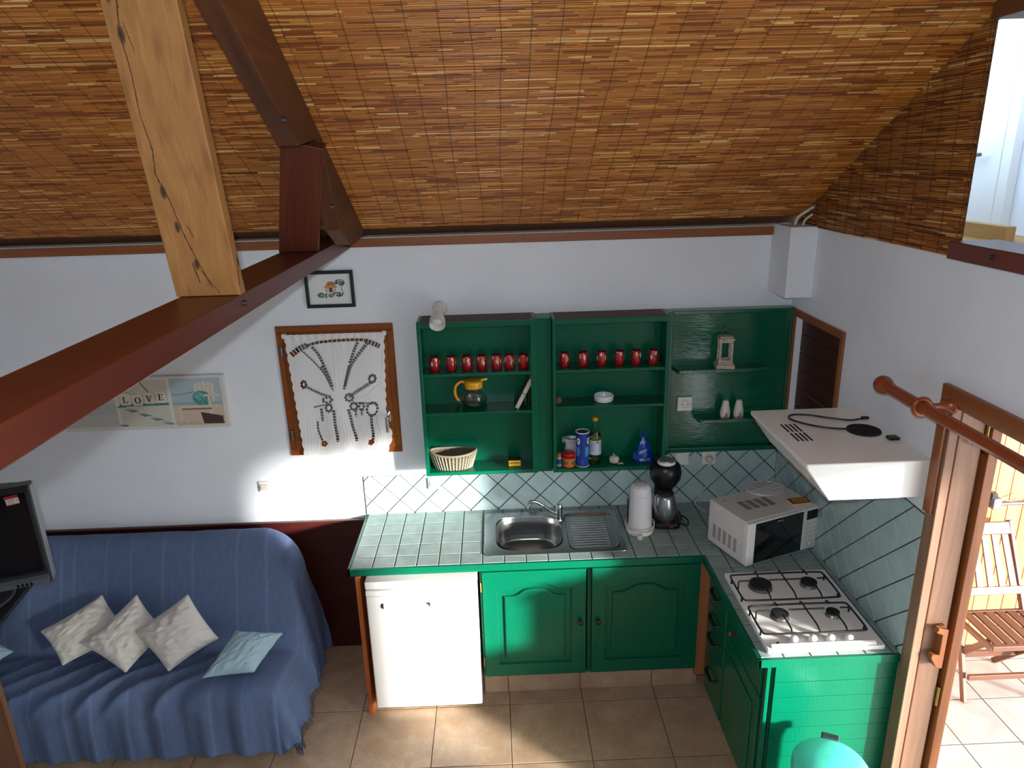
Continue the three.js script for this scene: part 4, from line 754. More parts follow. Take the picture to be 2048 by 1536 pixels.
{
  const Y = 1.2205;
  const b = thing('white_bowl', 'small round white dish on the middle board of the middle shelf', 'bowl', [1.372, 1.586, 0.095], { local: true });
  put('dish', lathe([[0, 0.004], [0.035, 0.004], [0.047, 0.008], [0.0495, 0.034], [0.052, 0.036], [0.0535, 0.033], [0.052, 0.006], [0.044, 0.0], [0, 0.0]], 40), std(0xe6e8ea, 0.2), b);
  put('notch', [0.6, 2.7, 4.8].map((a) => tf(new THREE.CapsuleGeometry(0.005, 0.012, 3, 8), [0.05 * Math.cos(a), 0.036, 0.05 * Math.sin(a)], [0, -a, Math.PI / 2])), std(0xc9cbcd, 0.25), b);
  solo('clay_pot', tf(lathe([[0, 0], [0.014, 0], [0.019, 0.012], [0.02, 0.024], [0.013, 0.036], [0.015, 0.042], [0.012, 0.042], [0, 0.036]], 22), [1.122, 1.5865, 0.12]), std(0x6a4c3c, 0.7), 'tiny brown clay pot in the left corner of the middle shelf', 'pot');
  const s = thing('spice_jar', 'small slim spice jar with gold cap at the left end of the bottom board', 'jar', [1.122, Y, 0.125], { local: true });
  put('jar_body', lathe([[0, 0], [0.013, 0], [0.0145, 0.004], [0.0145, 0.052], [0.011, 0.058], [0, 0.058]], 22), std(0x9aa0b4, 0.3), s);
  put('label', tf(cyl(0.0148, 0.0148, 0.03, 22, true), [0, 0.03, 0]), std(0x34366e, 0.5), s);
  put('cap', tf(cyl(0.0125, 0.0125, 0.022, 20), [0, 0.069, 0]), std(0x8a6a24, 0.4), s);
  const r = thing('spread_jar', 'round orange jar with a bright red lid and green label', 'jar', [1.176, Y, 0.128], { local: true });
  put('jar_body', lathe([[0, 0], [0.032, 0], [0.037, 0.006], [0.0375, 0.05], [0.034, 0.056], [0, 0.056]], 30), std(0xc7621a, 0.3), r);
  put('label', tf(cyl(0.038, 0.038, 0.032, 30, true), [0, 0.03, 0]), new THREE.MeshStandardMaterial({ roughness: 0.5, map: canvasTex(256, 64, (c, w, h) => { c.fillStyle = '#c8661c'; c.fillRect(0, 0, w, h); for (let i = 0; i < 4; i++) { c.fillStyle = '#2f5a2a'; c.beginPath(); c.ellipse(i * 64 + 32, 30, 24, 20, 0, 0, 7); c.fill(); c.fillStyle = '#7fa04a'; c.fillRect(i * 64 + 18, 26, 28, 5); } }) }), r);
  put('lid', tf(lathe([[0, 0.026], [0.033, 0.026], [0.036, 0.022], [0.036, 0.0], [0, 0]], 30), [0, 0.057, 0]), std(0xb3161d, 0.35), r);
  const bag = thing('plastic_bag', 'crumpled clear and white bag standing behind the red-lidded jar', 'bag', [1.2, Y, 0.06], { local: true });
  put('bag_body', surf((u, v) => { const a = u * Math.PI * 2, w = (0.042 - 0.006 * v + (v > 0.8 ? 0.02 * (v - 0.8) * 5 : 0)) * (1 + 0.14 * N(Math.cos(a) * 2, Math.sin(a) * 2, v * 4)) * (v === 0 ? 0.8 : 1); return V(w * Math.cos(a), 0.14 * v + 0.008 * N(a * 2, v * 3) * v, 0.55 * w * Math.sin(a)); }, 36, 16), std(0xc3c1cc, 0.3, { side: THREE.DoubleSide }), bag);
  put('fold', surf((u, v) => V(-0.055 + 0.1 * u, 0.11 + 0.03 * v + 0.006 * Math.sin(u * 9), 0.012 * Math.sin(u * 6 + v * 3)), 20, 6), new THREE.MeshPhysicalMaterial({ color: 0xb8bcc8, roughness: 0.25, transmission: 0.5, thickness: 0, side: THREE.DoubleSide }), bag);
  const can = thing('snack_can', 'tall blue cylindrical can with a pale blue roundel', 'can', [1.2535, Y, 0.12], { local: true }); can.rotation.y = 0.3;
  const canMap = canvasTex(512, 256, (c, w, h) => {
    c.fillStyle = '#12378c'; c.fillRect(0, 0, w, h); c.fillStyle = '#1c4aa8'; for (let i = 0; i < 8; i++) c.fillRect(i * 64 + 6, 200, 40, 40);
    for (const x of [30, 210, 400]) { c.fillStyle = '#2f86c8'; c.beginPath(); c.arc(x, 140, 44, 0, 7); c.fill(); c.strokeStyle = '#6fb4dc'; c.lineWidth = 4; for (let k = 0; k < 4; k++) { c.beginPath(); c.moveTo(x - 28, 120 + k * 13); c.lineTo(x + 26, 118 + k * 13); c.stroke(); } c.fillStyle = '#e9eef4'; c.beginPath(); c.arc(x + 20, 60, 26, 0, 7); c.fill(); c.fillStyle = '#1a2f66'; c.fillRect(x + 4, 50, 30, 7); c.fillRect(x + 8, 62, 22, 7); }
  });
  put('can_body', tf(cyl(0.0365, 0.0365, 0.196, 36, true), [0, 0.1, 0]), new THREE.MeshStandardMaterial({ map: canMap, roughness: 0.35 }), can);
  put('rim', [tf(new THREE.TorusGeometry(0.0365, 0.003, 8, 36), [0, 0.2, 0], [Math.PI / 2, 0, 0]), tf(new THREE.TorusGeometry(0.0365, 0.002, 8, 36), [0, 0.002, 0], [Math.PI / 2, 0, 0])], M.plastic, can);
  put('lid', tf(cyl(0.036, 0.036, 0.002, 32), [0, 0.196, 0]), std(0x2b2e44, 0.5), can);
  const oil = thing('oil_bottle', 'clear bottle of yellow cooking oil with a yellow cap and white label', 'bottle', [1.327, Y, 0.092], { local: true });
  put('bottle_body', lathe([[0, 0.0], [0.028, 0], [0.034, 0.006], [0.036, 0.03], [0.033, 0.045], [0.035, 0.055], [0.035, 0.15], [0.034, 0.165], [0.026, 0.2], [0.014, 0.232], [0.0135, 0.25]], 36), clearGlass, oil);
  put('oil', lathe([[0, 0.002], [0.027, 0.002], [0.033, 0.008], [0.0345, 0.03], [0.0318, 0.045], [0.0337, 0.055], [0.0337, 0.15], [0.033, 0.163], [0.031, 0.172], [0, 0.172]], 36), new THREE.MeshPhysicalMaterial({ color: 0xffffff, roughness: 0.02, transmission: 1, thickness: 0.06, ior: 1.36, attenuationColor: new THREE.Color(0xd6c430), attenuationDistance: 0.16 }), oil);
  put('label', tf(cyl(0.0358, 0.0358, 0.085, 36, true), [0, 0.1, 0]), new THREE.MeshStandardMaterial({ roughness: 0.5, map: canvasTex(512, 128, (c, w, h) => { c.fillStyle = '#b9c2cf'; c.fillRect(0, 0, w, h); for (let k = 0; k < 4; k++) { c.fillStyle = '#4c7a3c'; c.fillRect(k * 128 + 4, 8, 34, 16); c.fillStyle = '#6a86a8'; for (let r = 0; r < 6; r++) c.fillRect(k * 128 + 48, 16 + r * 15, 66, 5); } }) }), oil);
  put('cap', tf(lathe([[0, 0.02], [0.014, 0.02], [0.0155, 0.017], [0.0155, 0], [0, 0]], 24), [0, 0.25, 0]), std(0xd6a81a, 0.4), oil);
  const ga = thing('garlic_bulb', 'whole white garlic bulb lying on the bottom board of the middle shelf', 'garlic', [1.432, Y, 0.115], { local: true });
  put('bulb', surf((u, v) => { const a = u * Math.PI * 2, p = v * Math.PI, w = 0.027 * Math.pow(Math.sin(p), 0.8) * (1 + 0.09 * Math.cos(a * 7)) * (v < 0.25 ? 0.65 + v * 1.2 : 1); return V(w * Math.cos(a), 0.023 - 0.023 * Math.cos(Math.PI - p) * -1 - 0.0 + (v < 0.12 ? 0.01 * (0.12 - v) * 8 : 0), w * Math.sin(a)); }, 42, 20), std(0xcfc2b4, 0.6, { side: THREE.DoubleSide }), ga);
  put('stalk', tube([V(0, 0.042, 0), V(-0.002, 0.054, 0.002), V(-0.006, 0.062, 0.004)], 0.0035, 8, 8), std(0xb8a890, 0.8), ga);
  put('skin_flake', tf(surf((u, v) => V(0.03 * u, 0.004 * Math.sin(u * 3) * Math.cos(v * 3), 0.014 * v), 6, 4), [0.02, 0.001, 0.004]), std(0xc8b8a0, 0.8, { side: THREE.DoubleSide }), ga);
  const bb = thing('blue_bag', 'twisted blue plastic bag with pale spots at the right end of the middle shelf', 'bag', [1.6, Y, 0.085], { local: true });
  const bagMap = canvasTex(256, 256, (c, w, h) => { c.fillStyle = '#123f9c'; c.fillRect(0, 0, w, h); for (let i = 0; i < 14; i++) { c.fillStyle = i % 3 ? '#7f95b8' : '#2a62c4'; c.beginPath(); c.ellipse((i * 83) % 256, (i * 57) % 256, 14 + (i % 4) * 5, 11, i, 0, 7); c.fill(); } });
  put('bag_body', surf((u, v) => { const a = u * Math.PI * 2, w = (0.052 * Math.pow(1 - v, 0.8) + 0.004) * (v < 0.1 ? 0.82 + v * 1.8 : 1) * (1 + 0.4 * N(Math.cos(a) * 2.2, Math.sin(a) * 2.2, v * 4)); return V(w * 1.15 * Math.cos(a), 0.145 * v, 0.8 * w * Math.sin(a)); }, 40, 22), new THREE.MeshStandardMaterial({ map: bagMap, roughness: 0.28, side: THREE.DoubleSide }), bb);
  put('bag_tie', [-1, 1].map((s) => surf((u, v) => V(s * (0.004 + 0.022 * v) + 0.01 * (u - 0.5), 0.13 + 0.055 * v, 0.008 * Math.sin(u * 5 + v * 4)), 6, 8)), std(0x1c50b8, 0.3, { side: THREE.DoubleSide }), bb);
}
{
  const l = thing('lantern', 'small distressed white wooden candle lantern on the upper green shelf', 'lantern', [2.025, 1.755, 0.092], { local: true });
  l.rotation.y = -0.12;
  const white = std(0xcfc8ba, 0.75, { bumpMap: fineBump, bumpScale: 0.001, map: tex(128, 128, (u, v) => mix(hex(0xf0ece4), hex(0xa6967e), THREE.MathUtils.clamp(0.15 + 1.3 * fbm(u * 12, v * 12, 4, 71), 0, 1)), { srgb: true, sx: 4, sy: 4 }) });
  put('foot_board', [box(-0.049, 0.049, 0.0, 0.022, -0.044, 0.044, { r: 0.003 }), box(-0.04, 0.04, 0.022, 0.034, -0.037, 0.037, { r: 0.003 })], white, l);
  for (const [a, b] of [[-1, -1], [1, -1], [-1, 1], [1, 1]]) put('post', box(a * 0.03 - 0.0065, a * 0.03 + 0.0065, 0.034, 0.155, b * 0.028 - 0.0065, b * 0.028 + 0.0065), white, l);
  put('top_board', [box(-0.042, 0.042, 0.155, 0.166, -0.04, 0.04, { r: 0.003 }), box(-0.034, 0.034, 0.166, 0.176, -0.032, 0.032, { r: 0.003 }), ...[[-0.0335, -0.0265], [0.0265, 0.0335]].flatMap(([a, b]) => [box(-0.024, 0.024, 0.142, 0.155, a, b), box(-0.024, 0.024, 0.034, 0.046, a, b), box(a, b, 0.142, 0.155, -0.022, 0.022), box(a, b, 0.034, 0.046, -0.022, 0.022)])], white, l);
  put('pane', [box(-0.024, 0.024, 0.046, 0.142, 0.0275, 0.0285, { plain: true }), box(-0.03, -0.0292, 0.046, 0.142, -0.022, 0.022, { plain: true })], M.glass, l);
  put('handle', tube([V(-0.02, 0.176, 0), V(-0.019, 0.2, 0), V(0, 0.214, 0), V(0.019, 0.2, 0), V(0.02, 0.176, 0)], 0.003, 24, 8), M.iron, l);
  const sh = (x, label, t) => {
    const s = thing('shaker', label, 'shaker', [x, 1.466, 0.1], { local: true, group: 'white shakers on the lower green shelf' }); s.rotation.y = t;
    const map = canvasTex(256, 256, (c, w, h) => { c.fillStyle = '#dcd8d0'; c.fillRect(0, 0, w, h); for (const x of [60, 188]) { c.fillStyle = '#8e1c22'; for (const [a, b] of [[-14, 0], [8, 2], [-2, 8]]) { c.beginPath(); c.ellipse(x + a, 190 + b, 11, 8, 0, 0, 7); c.fill(); } c.strokeStyle = '#2f4034'; c.lineWidth = 4; for (const a of [-0.9, -0.3, 0.3, 0.9]) { c.beginPath(); c.moveTo(x, 182); c.lineTo(x + 26 * Math.sin(a), 182 - 34 * Math.cos(a)); c.stroke(); } } });
    put('shaker_body', lathe([[0, 0], [0.022, 0], [0.027, 0.008], [0.028, 0.03], [0.024, 0.058], [0.019, 0.08], [0.0175, 0.092], [0.012, 0.1], [0, 0.102]], 30), new THREE.MeshStandardMaterial({ map, roughness: 0.25 }), s);
    put('hole', [0, 1, 2].map((k) => tf(cyl(0.0018, 0.0018, 0.002, 8), [0.006 * Math.cos(k * 2.1), 0.1005, 0.006 * Math.sin(k * 2.1)])), M.black, s);
  };
  sh(2.046, 'left one of two white shakers with red cherries on the lower green shelf', -1.5); sh(2.12, 'right one of two white shakers with red cherries on the lower green shelf', -1.4);
}

// ---------- things on the worktop ----------
{
  const k = thing('electric_kettle', 'tall white plastic electric kettle with its cord wound round the base', 'kettle', [1.545, CT, 0.31], { local: true });
  put('kettle_body', surf((u, v) => { const a = u * Math.PI * 2, prof = [[0.066, 0.025], [0.066, 0.03], [0.063, 0.1], [0.059, 0.2], [0.0575, 0.245], [0.053, 0.268], [0.04, 0.282], [0.018, 0.287], [0, 0.288]], f = v * 8, i = Math.min(7, Math.floor(f)), q = f - i, r = prof[i][0] + (prof[i + 1][0] - prof[i][0]) * q, y = prof[i][1] + (prof[i + 1][1] - prof[i][1]) * q; const sp = Math.max(0, Math.cos(a - Math.PI * 0.5)); return V(r * Math.cos(a), y, r * Math.sin(a) * (1 + 0.06 * sp)); }, 48, 40), std(0xd9d6d8, 0.35, { side: THREE.DoubleSide }), k);
  put('lid_grip', [box(-0.026, 0.026, 0.262, 0.279, 0.02, 0.05, { r: 0.006, seg: 2 }), box(-0.03, 0.03, 0.224, 0.229, 0.05, 0.062, { r: 0.002 })], std(0xcfccd0, 0.4), k);
  put('base', lathe([[0, 0], [0.07, 0], [0.074, 0.004], [0.074, 0.02], [0.07, 0.026], [0, 0.026]], 40), M.plastic, k);
  put('cord', tube([...Array(40)].map((_, i) => { const a = i / 39 * 4.2 * Math.PI; return V(0.078 * Math.cos(a), 0.026 + 0.0008 * i, 0.078 * Math.sin(a)); }), 0.0034, 160, 6), M.cream, k);
  put('plug', [tf(cyl(0.014, 0.012, 0.03, 16), [-0.015, 0.016, 0.092], [Math.PI / 2, 0, 0.3]), tf(cyl(0.002, 0.002, 0.016, 8), [-0.009, 0.016, 0.112], [Math.PI / 2, 0, 0]), tf(cyl(0.002, 0.002, 0.016, 8), [-0.021, 0.016, 0.112], [Math.PI / 2, 0, 0])], M.cream, k);
  put('gauge', box(-0.071, -0.063, 0.06, 0.2, -0.006, 0.006, { r: 0.002 }), M.darkGrey, k);
}
{
  const c = thing('coffee_maker', 'black filter coffee maker with a silver thermos jug', 'coffee maker', [1.705, CT, 0.2], { local: true }); c.rotation.y = -0.1;
  put('base', tf(extr(rrect(-0.082, 0.082, -0.1, 0.105, 0.05), 0.02, 0.006, 2), [0, 0.0265, 0.01], [Math.PI / 2, 0, 0]), M.black, c);
  put('column', [box(-0.05, 0.05, 0.026, 0.3, -0.09, -0.045, { r: 0.015, seg: 2 })], M.black, c);
  put('filter_housing', tf(lathe([[0, 0], [0.045, 0], [0.06, 0.02], [0.083, 0.06], [0.088, 0.1], [0.08, 0.135], [0.06, 0.155], [0, 0.158]], 40), [0, 0.198, -0.012]), M.black, c);
  put('lid', tf(lathe([[0, 0.024], [0.034, 0.024], [0.044, 0.02], [0.047, 0.0], [0, 0]], 32), [0, 0.352, 0.005]), std(0xa8a9a4, 0.3, { metalness: 0.7 }), c);
  put('lid_ring', tf(lathe([[0.044, 0], [0.05, 0.002], [0.048, 0.016], [0.044, 0.016]], 32), [0, 0.35, 0.005]), M.plastic, c);
  const j = put('jug', tf(lathe([[0, 0], [0.05, 0], [0.058, 0.008], [0.064, 0.05], [0.062, 0.09], [0.05, 0.13], [0.042, 0.15], [0, 0.155]], 40), [0, 0.028, 0.025]), std(0xa7a9ac, 0.3, { metalness: 0.85 }), c);
  put('jug_lid', tf(lathe([[0, 0.016], [0.03, 0.016], [0.044, 0.006], [0.045, 0], [0, 0]], 30), [0, 0.179, 0.025]), M.darkGrey, j);
  put('jug_handle', tube([V(-0.045, 0.172, 0.04), V(-0.06, 0.178, 0.062), V(-0.066, 0.14, 0.075), V(-0.056, 0.09, 0.076), V(-0.045, 0.06, 0.065)], 0.008, 24, 8), std(0x8f9194, 0.35, { metalness: 0.6 }), j);
  put('switch', box(0.015, 0.035, 0.012, 0.024, 0.108, 0.116, { r: 0.002 }), std(0x9a1c16, 0.35), c);
  put('cord', tube([V(0.07, 0.018, 0.0), V(0.1, 0.03, 0.01), V(0.125, 0.022, 0.04), V(0.12, 0.0045, 0.07), V(0.09, 0.0045, 0.05), V(0.1, 0.0045, -0.03), V(0.1, 0.0045, -0.09)], 0.004, 48, 8), M.black, c);
}
{
  const m = thing('microwave_oven', 'white microwave oven standing diagonally in the corner of the worktop', 'microwave', [2.143, CT, 0.505], { local: true, turn: 0.365 });
  const W = 0.452, D = 0.3, H = 0.247, w2 = W / 2, d2 = D / 2;
  put('housing', box(-w2, w2, 0.012, H, -d2, d2 - 0.024, { r: 0.006, seg: 2 }), std(0xdcd8d4, 0.35), m);
  put('foot', [[-1, -1], [1, -1], [-1, 1], [1, 1]].map(([a, b]) => tf(cyl(0.013, 0.015, 0.013, 14), [a * (w2 - 0.04), 0.0065, b * (d2 - 0.045)])), M.black, m);
  const dr = put('door', box(-w2, w2 - 0.105, 0.014, H - 0.002, d2 - 0.0235, d2, { r: 0.005, seg: 2 }), M.plastic, m);
  put('door_window', box(-w2 + 0.045, w2 - 0.107, 0.02, H - 0.008, d2 - 0.001, d2 + 0.002, { r: 0.001 }), new THREE.MeshPhysicalMaterial({ color: 0x0b0b10, roughness: 0.12, clearcoat: 1 }), dr);
  const brand = new THREE.PlaneGeometry(0.044, 0.011); brand.translate(-0.03, H - 0.022, d2 + 0.0026);
  const bm = new THREE.Mesh(brand, new THREE.MeshStandardMaterial({ roughness: 0.5, map: canvasTex(128, 32, (c) => { c.fillStyle = '#0b0b10'; c.fillRect(0, 0, 128, 32); c.fillStyle = '#cfcfd6'; for (let i = 0; i < 6; i++) c.fillRect(14 + i * 17, i ? 12 : 5, 11, i ? 13 : 20); }) })); bm.name = 'badge'; dr.add(bm);
  const cp = put('control_panel', box(w2 - 0.104, w2, 0.014, H - 0.002, d2 - 0.0235, d2 - 0.001, { r: 0.005, seg: 2 }), M.plastic, m);
  put('display', box(w2 - 0.082, w2 - 0.012, H - 0.062, H - 0.012, d2 - 0.002, d2 + 0.001, { r: 0.001 }), M.black, cp);
  for (let r = 0; r < 4; r++) for (let q = 0; q < 3; q++) put('button', box(w2 - 0.083 + q * 0.025, w2 - 0.064 + q * 0.025, 0.078 + r * 0.025, 0.095 + r * 0.025, d2 - 0.002, d2 + 0.0008, { r: 0.001 }), M.cream, cp);
  put('dial', tf(lathe([[0, 0.014], [0.014, 0.014], [0.017, 0.01], [0.018, 0], [0, 0]], 24), [w2 - 0.05, 0.046, d2 - 0.001], [Math.PI / 2, 0, 0]), M.cream, cp);
  const grey = std(0x8c8884, 0.7);
  for (let i = 0; i < 4; i++) put('vent_panel', box(-0.13 + i * 0.047, -0.096 + i * 0.047, H - 0.001, H + 0.0006, -0.06 + i * 0.004, 0.03 + i * 0.004, { r: 0.0003 }), grey, m);
  for (let i = 0; i < 5; i++) put('vent_slots', [...Array(9)].map((_, k) => box(-w2 - 0.0005, -w2 + 0.002, 0.052 + k * 0.0085, 0.0555 + k * 0.0085, -0.11 + i * 0.04, -0.086 + i * 0.04, { plain: true })), M.darkGrey, m);
  put('screw', [[-0.17, -0.1], [0.12, 0.03]].map(([x, z]) => tf(cyl(0.004, 0.004, 0.002, 10), [x, H + 0.001, z])), M.iron, m);
}
{
  const t = thing('wire_trivet', 'oval chrome wire rack lying on the back corner of the microwave', 'trivet', [2.195, 1.153, 0.37], { local: true });
  t.rotation.y = 0.25;
  put('ring', tube([...Array(28)].map((_, i) => V(0.105 * Math.cos(i / 28 * 6.2832), 0.006, 0.082 * Math.sin(i / 28 * 6.2832))), 0.0038, 84, 8, true), M.wire, t);
  for (let i = 0; i < 7; i++) { const z = -0.066 + i * 0.022, x = 0.105 * Math.sqrt(Math.max(0.05, 1 - (z / 0.082) ** 2)); put('bar', tf(cyl(0.0042, 0.0042, 2 * x, 10), [0, 0.0095, z], [0, 0, Math.PI / 2]), M.wire, t); }
  put('foot', [[-0.08, -0.05], [0.08, -0.05], [-0.08, 0.05], [0.08, 0.05]].map(([x, z]) => tf(cyl(0.003, 0.003, 0.008, 8), [x, 0.003, z])), M.chrome, t);
  const b = thing('large_match_box', 'flat yellow and red matchbox on top of the microwave', 'matchbox', [2.305, CT + 0.247, 0.54], { local: true, turn: 0.15 });
  put('box_sleeve', box(-0.052, 0.052, 0, 0.022, -0.032, 0.032, { r: 0.0015 }), std(0xc9b8a6, 0.7), b);
  const q = new THREE.PlaneGeometry(0.1, 0.06).rotateX(-Math.PI / 2); q.translate(0, 0.0226, 0);
  const lm = new THREE.Mesh(q, new THREE.MeshStandardMaterial({ roughness: 0.6, map: canvasTex(256, 160, (c, w, h) => { c.fillStyle = '#8e2a16'; c.fillRect(0, 0, w, h); c.fillStyle = '#caa522'; c.fillRect(34, 22, w - 56, h - 50); c.fillStyle = '#5a4612'; for (const x of [80, 128, 176]) { c.beginPath(); c.moveTo(x - 14, 100); c.lineTo(x, 54); c.lineTo(x + 14, 100); c.fill(); c.beginPath(); c.arc(x, 60, 9, 0, 7); c.fill(); } }) })); lm.name = 'printed_label'; b.add(lm);
}

// ---------- pictures, lace, curtain pole ----------
{
  const art = canvasTex(512, 420, (c, w, h) => {
    c.fillStyle = '#dfe2dd'; c.fillRect(0, 0, w, h);
    const blob = (x, y, n, r, col, sd) => { for (let i = 0; i < n; i++) { const a = i * 2.4 + sd, d = r * Math.sqrt((i * 0.618 + sd * 0.3) % 1) * (0.8 + 0.3 * Math.sin(i * 5.1)); c.fillStyle = col[i % col.length]; c.beginPath(); c.ellipse(x + d * Math.cos(a), y + d * (sd === 1 ? 0.85 : 0.5) * Math.sin(a), 9 + (i % 4) * 3, 5, a * 2, 0, 7); c.fill(); } };
    c.fillStyle = '#8c7a6c'; c.fillRect(205, 190, 120, 60); c.fillStyle = '#cfc4b4'; c.fillRect(214, 196, 30, 48); c.fillRect(290, 196, 28, 48); c.fillStyle = '#4a3630'; c.fillRect(252, 194, 26, 60);
    c.fillStyle = '#c89a32'; c.beginPath(); c.moveTo(180, 192); c.lineTo(352, 192); c.lineTo(330, 160); c.lineTo(204, 160); c.fill();
    c.fillStyle = '#b9765a'; c.beginPath(); c.moveTo(204, 162); c.lineTo(330, 162); c.lineTo(300, 108); c.lineTo(240, 108); c.fill();
    c.strokeStyle = '#8f5a42'; c.lineWidth = 2; for (let i = 0; i < 14; i++) { c.beginPath(); c.moveTo(242 + i * 4.4, 110); c.lineTo(206 + i * 9.4, 161); c.stroke(); }
    c.strokeStyle = '#4b3a30'; c.lineWidth = 7; c.beginPath(); c.moveTo(392, 170); c.quadraticCurveTo(396, 230, 420, 286); c.stroke();
    blob(386, 135, 60, 62, ['#24452f', '#2f5a3a', '#1c3526'], 1); blob(160, 285, 70, 90, ['#3a6a58', '#2d5548', '#578a74'], 2); blob(340, 292, 70, 90, ['#33604e', '#4a7d66', '#27473c'], 3);
    c.fillStyle = '#a8837c'; c.beginPath(); c.ellipse(258, 290, 30, 14, 0.4, 0, 7); c.fill();
  });
  const p = thing('framed_picture', 'small framed picture of a thatched hut on the wall above the window', 'picture', [-0.072, 2.135, 0.001]);
  put('frame', [box(-0.2, 0.056, 2.313, 2.331, 0.002, 0.022, { axis: 'x', r: 0.003 }), box(-0.2, 0.056, 2.135, 2.153, 0.002, 0.022, { axis: 'x', r: 0.003 }), box(-0.2, -0.182, 2.153, 2.313, 0.002, 0.022, { r: 0.003 }), box(0.038, 0.056, 2.153, 2.313, 0.002, 0.022, { r: 0.003 })], std(0x14201e, 0.35), p);
  const q = new THREE.PlaneGeometry(0.222, 0.162); q.translate(-0.072, 2.233, 0.01);
  const im = put('print', q, new THREE.MeshStandardMaterial({ map: art, roughness: 0.4 }), p);
  put('backing', box(-0.184, 0.04, 2.15, 2.316, 0.002, 0.009, { plain: true }), M.darkGrey, p);
}
{
  const art = canvasTex(1792, 600, (c, w, h) => {
    const g = (x, y, ww, hh, col) => { c.fillStyle = col; c.fillRect(x, y, ww, hh); };
    g(0, 0, w, h, '#d8d5cf');
    g(30, 40, 560, 520, '#bfc0b6'); g(30, 300, 560, 120, '#b2bab4');
    g(630, 30, 540, 540, '#c9c6b4'); g(1210, 24, 550, 548, '#a9bcc0');
    for (let i = 0; i < 60; i++) { c.fillStyle = ['#7f8a88', '#a8aca6', '#c9c8c0', '#5e7a7e'][i % 4]; c.beginPath(); c.ellipse(640 + (i * 97) % 520, 330 + (i * 41) % 220, 50, 5 + (i % 3) * 3, 0.05, 0, 7); c.fill(); }
    g(630, 300, 540, 26, '#3f7a7c');
    c.strokeStyle = '#2e3b4a'; c.lineWidth = 10; c.beginPath(); c.moveTo(880, 36); c.lineTo(970, 170); c.stroke(); c.strokeStyle = '#6b5a40'; c.lineWidth = 5; c.beginPath(); c.moveTo(640, 130); c.quadraticCurveTo(900, 250, 1170, 200); c.stroke();
    ['L', 'O', 'V', 'E'].forEach((t, i) => { const x = 650 + i * 130, y = 178 + 14 * Math.sin(i * 1.4 + 0.4); c.fillStyle = '#ddd6bd'; c.beginPath(); c.moveTo(x, y); c.lineTo(x + 112, y + 6); c.lineTo(x + 106, y + 128); c.lineTo(x + 6, y + 128); c.fill(); c.fillStyle = '#27343c'; c.font = 'bold 100px serif'; c.fillText(t, x + 18, y + 104); });
    g(1210, 330, 550, 242, '#cbbca4'); g(1210, 300, 550, 34, '#8fb0b8');
    c.fillStyle = '#d9cbb8'; for (let i = 0; i < 5; i++) { c.beginPath(); c.moveTo(1470 + i * 46, 60 + Math.abs(i - 2) * 14); c.lineTo(1506 + i * 46, 60 + Math.abs(i - 2) * 14); c.lineTo(1512 + i * 40, 300); c.lineTo(1478 + i * 40, 300); c.fill(); }
    c.fillStyle = '#4f9690'; c.beginPath(); c.ellipse(1540, 260, 104, 88, 0.2, 0, 7); c.fill(); c.fillStyle = '#74b3aa'; c.beginPath(); c.ellipse(1520, 238, 58, 46, 0.2, 0, 7); c.fill(); c.strokeStyle = '#33615f'; c.lineWidth = 4; for (let i = 0; i < 6; i++) { c.beginPath(); c.moveTo(1540, 260); c.lineTo(1540 + 100 * Math.cos(i), 260 + 84 * Math.sin(i)); c.stroke(); }
    c.fillStyle = '#d6c6b2'; c.fillRect(1270, 340, 430, 26); c.fillRect(1556, 214, 180, 24); c.fillRect(1600, 230, 34, 330); c.fillRect(1268, 350, 30, 150);
    c.fillStyle = '#8a6a50'; c.fillRect(1300, 372, 330, 18); c.fillStyle = '#4a3832'; c.beginPath(); c.moveTo(1500, 420); c.lineTo(1740, 470); c.lineTo(1740, 560); c.lineTo(1520, 556); c.fill();
    c.strokeStyle = '#5a4636'; c.lineWidth = 5; c.beginPath(); c.moveTo(1216, 210); c.quadraticCurveTo(1330, 212, 1460, 180); c.stroke();
    for (let i = 0; i < 30; i++) { c.fillStyle = ['#3d3230', '#6a5548'][i % 2]; c.fillRect(1220 + (i * 37) % 520, 540 + (i * 13) % 26, 16, 6); }
  });
  const p = thing('canvas_print', 'long seaside canvas print with LOVE bunting and a garden chair on the wall', 'picture', [-1.146, 1.49, 0.001]);
  put('stretcher', box(-1.594, -0.697, 1.487, 1.79, 0.001, 0.028, { r: 0.003 }), std(0xd6d2cb, 0.8), p);
  const q = new THREE.PlaneGeometry(0.891, 0.298); q.translate(-1.1455, 1.6385, 0.0288);
  put('printed_canvas', q, new THREE.MeshStandardMaterial({ map: art, roughness: 0.85 }), p);
}
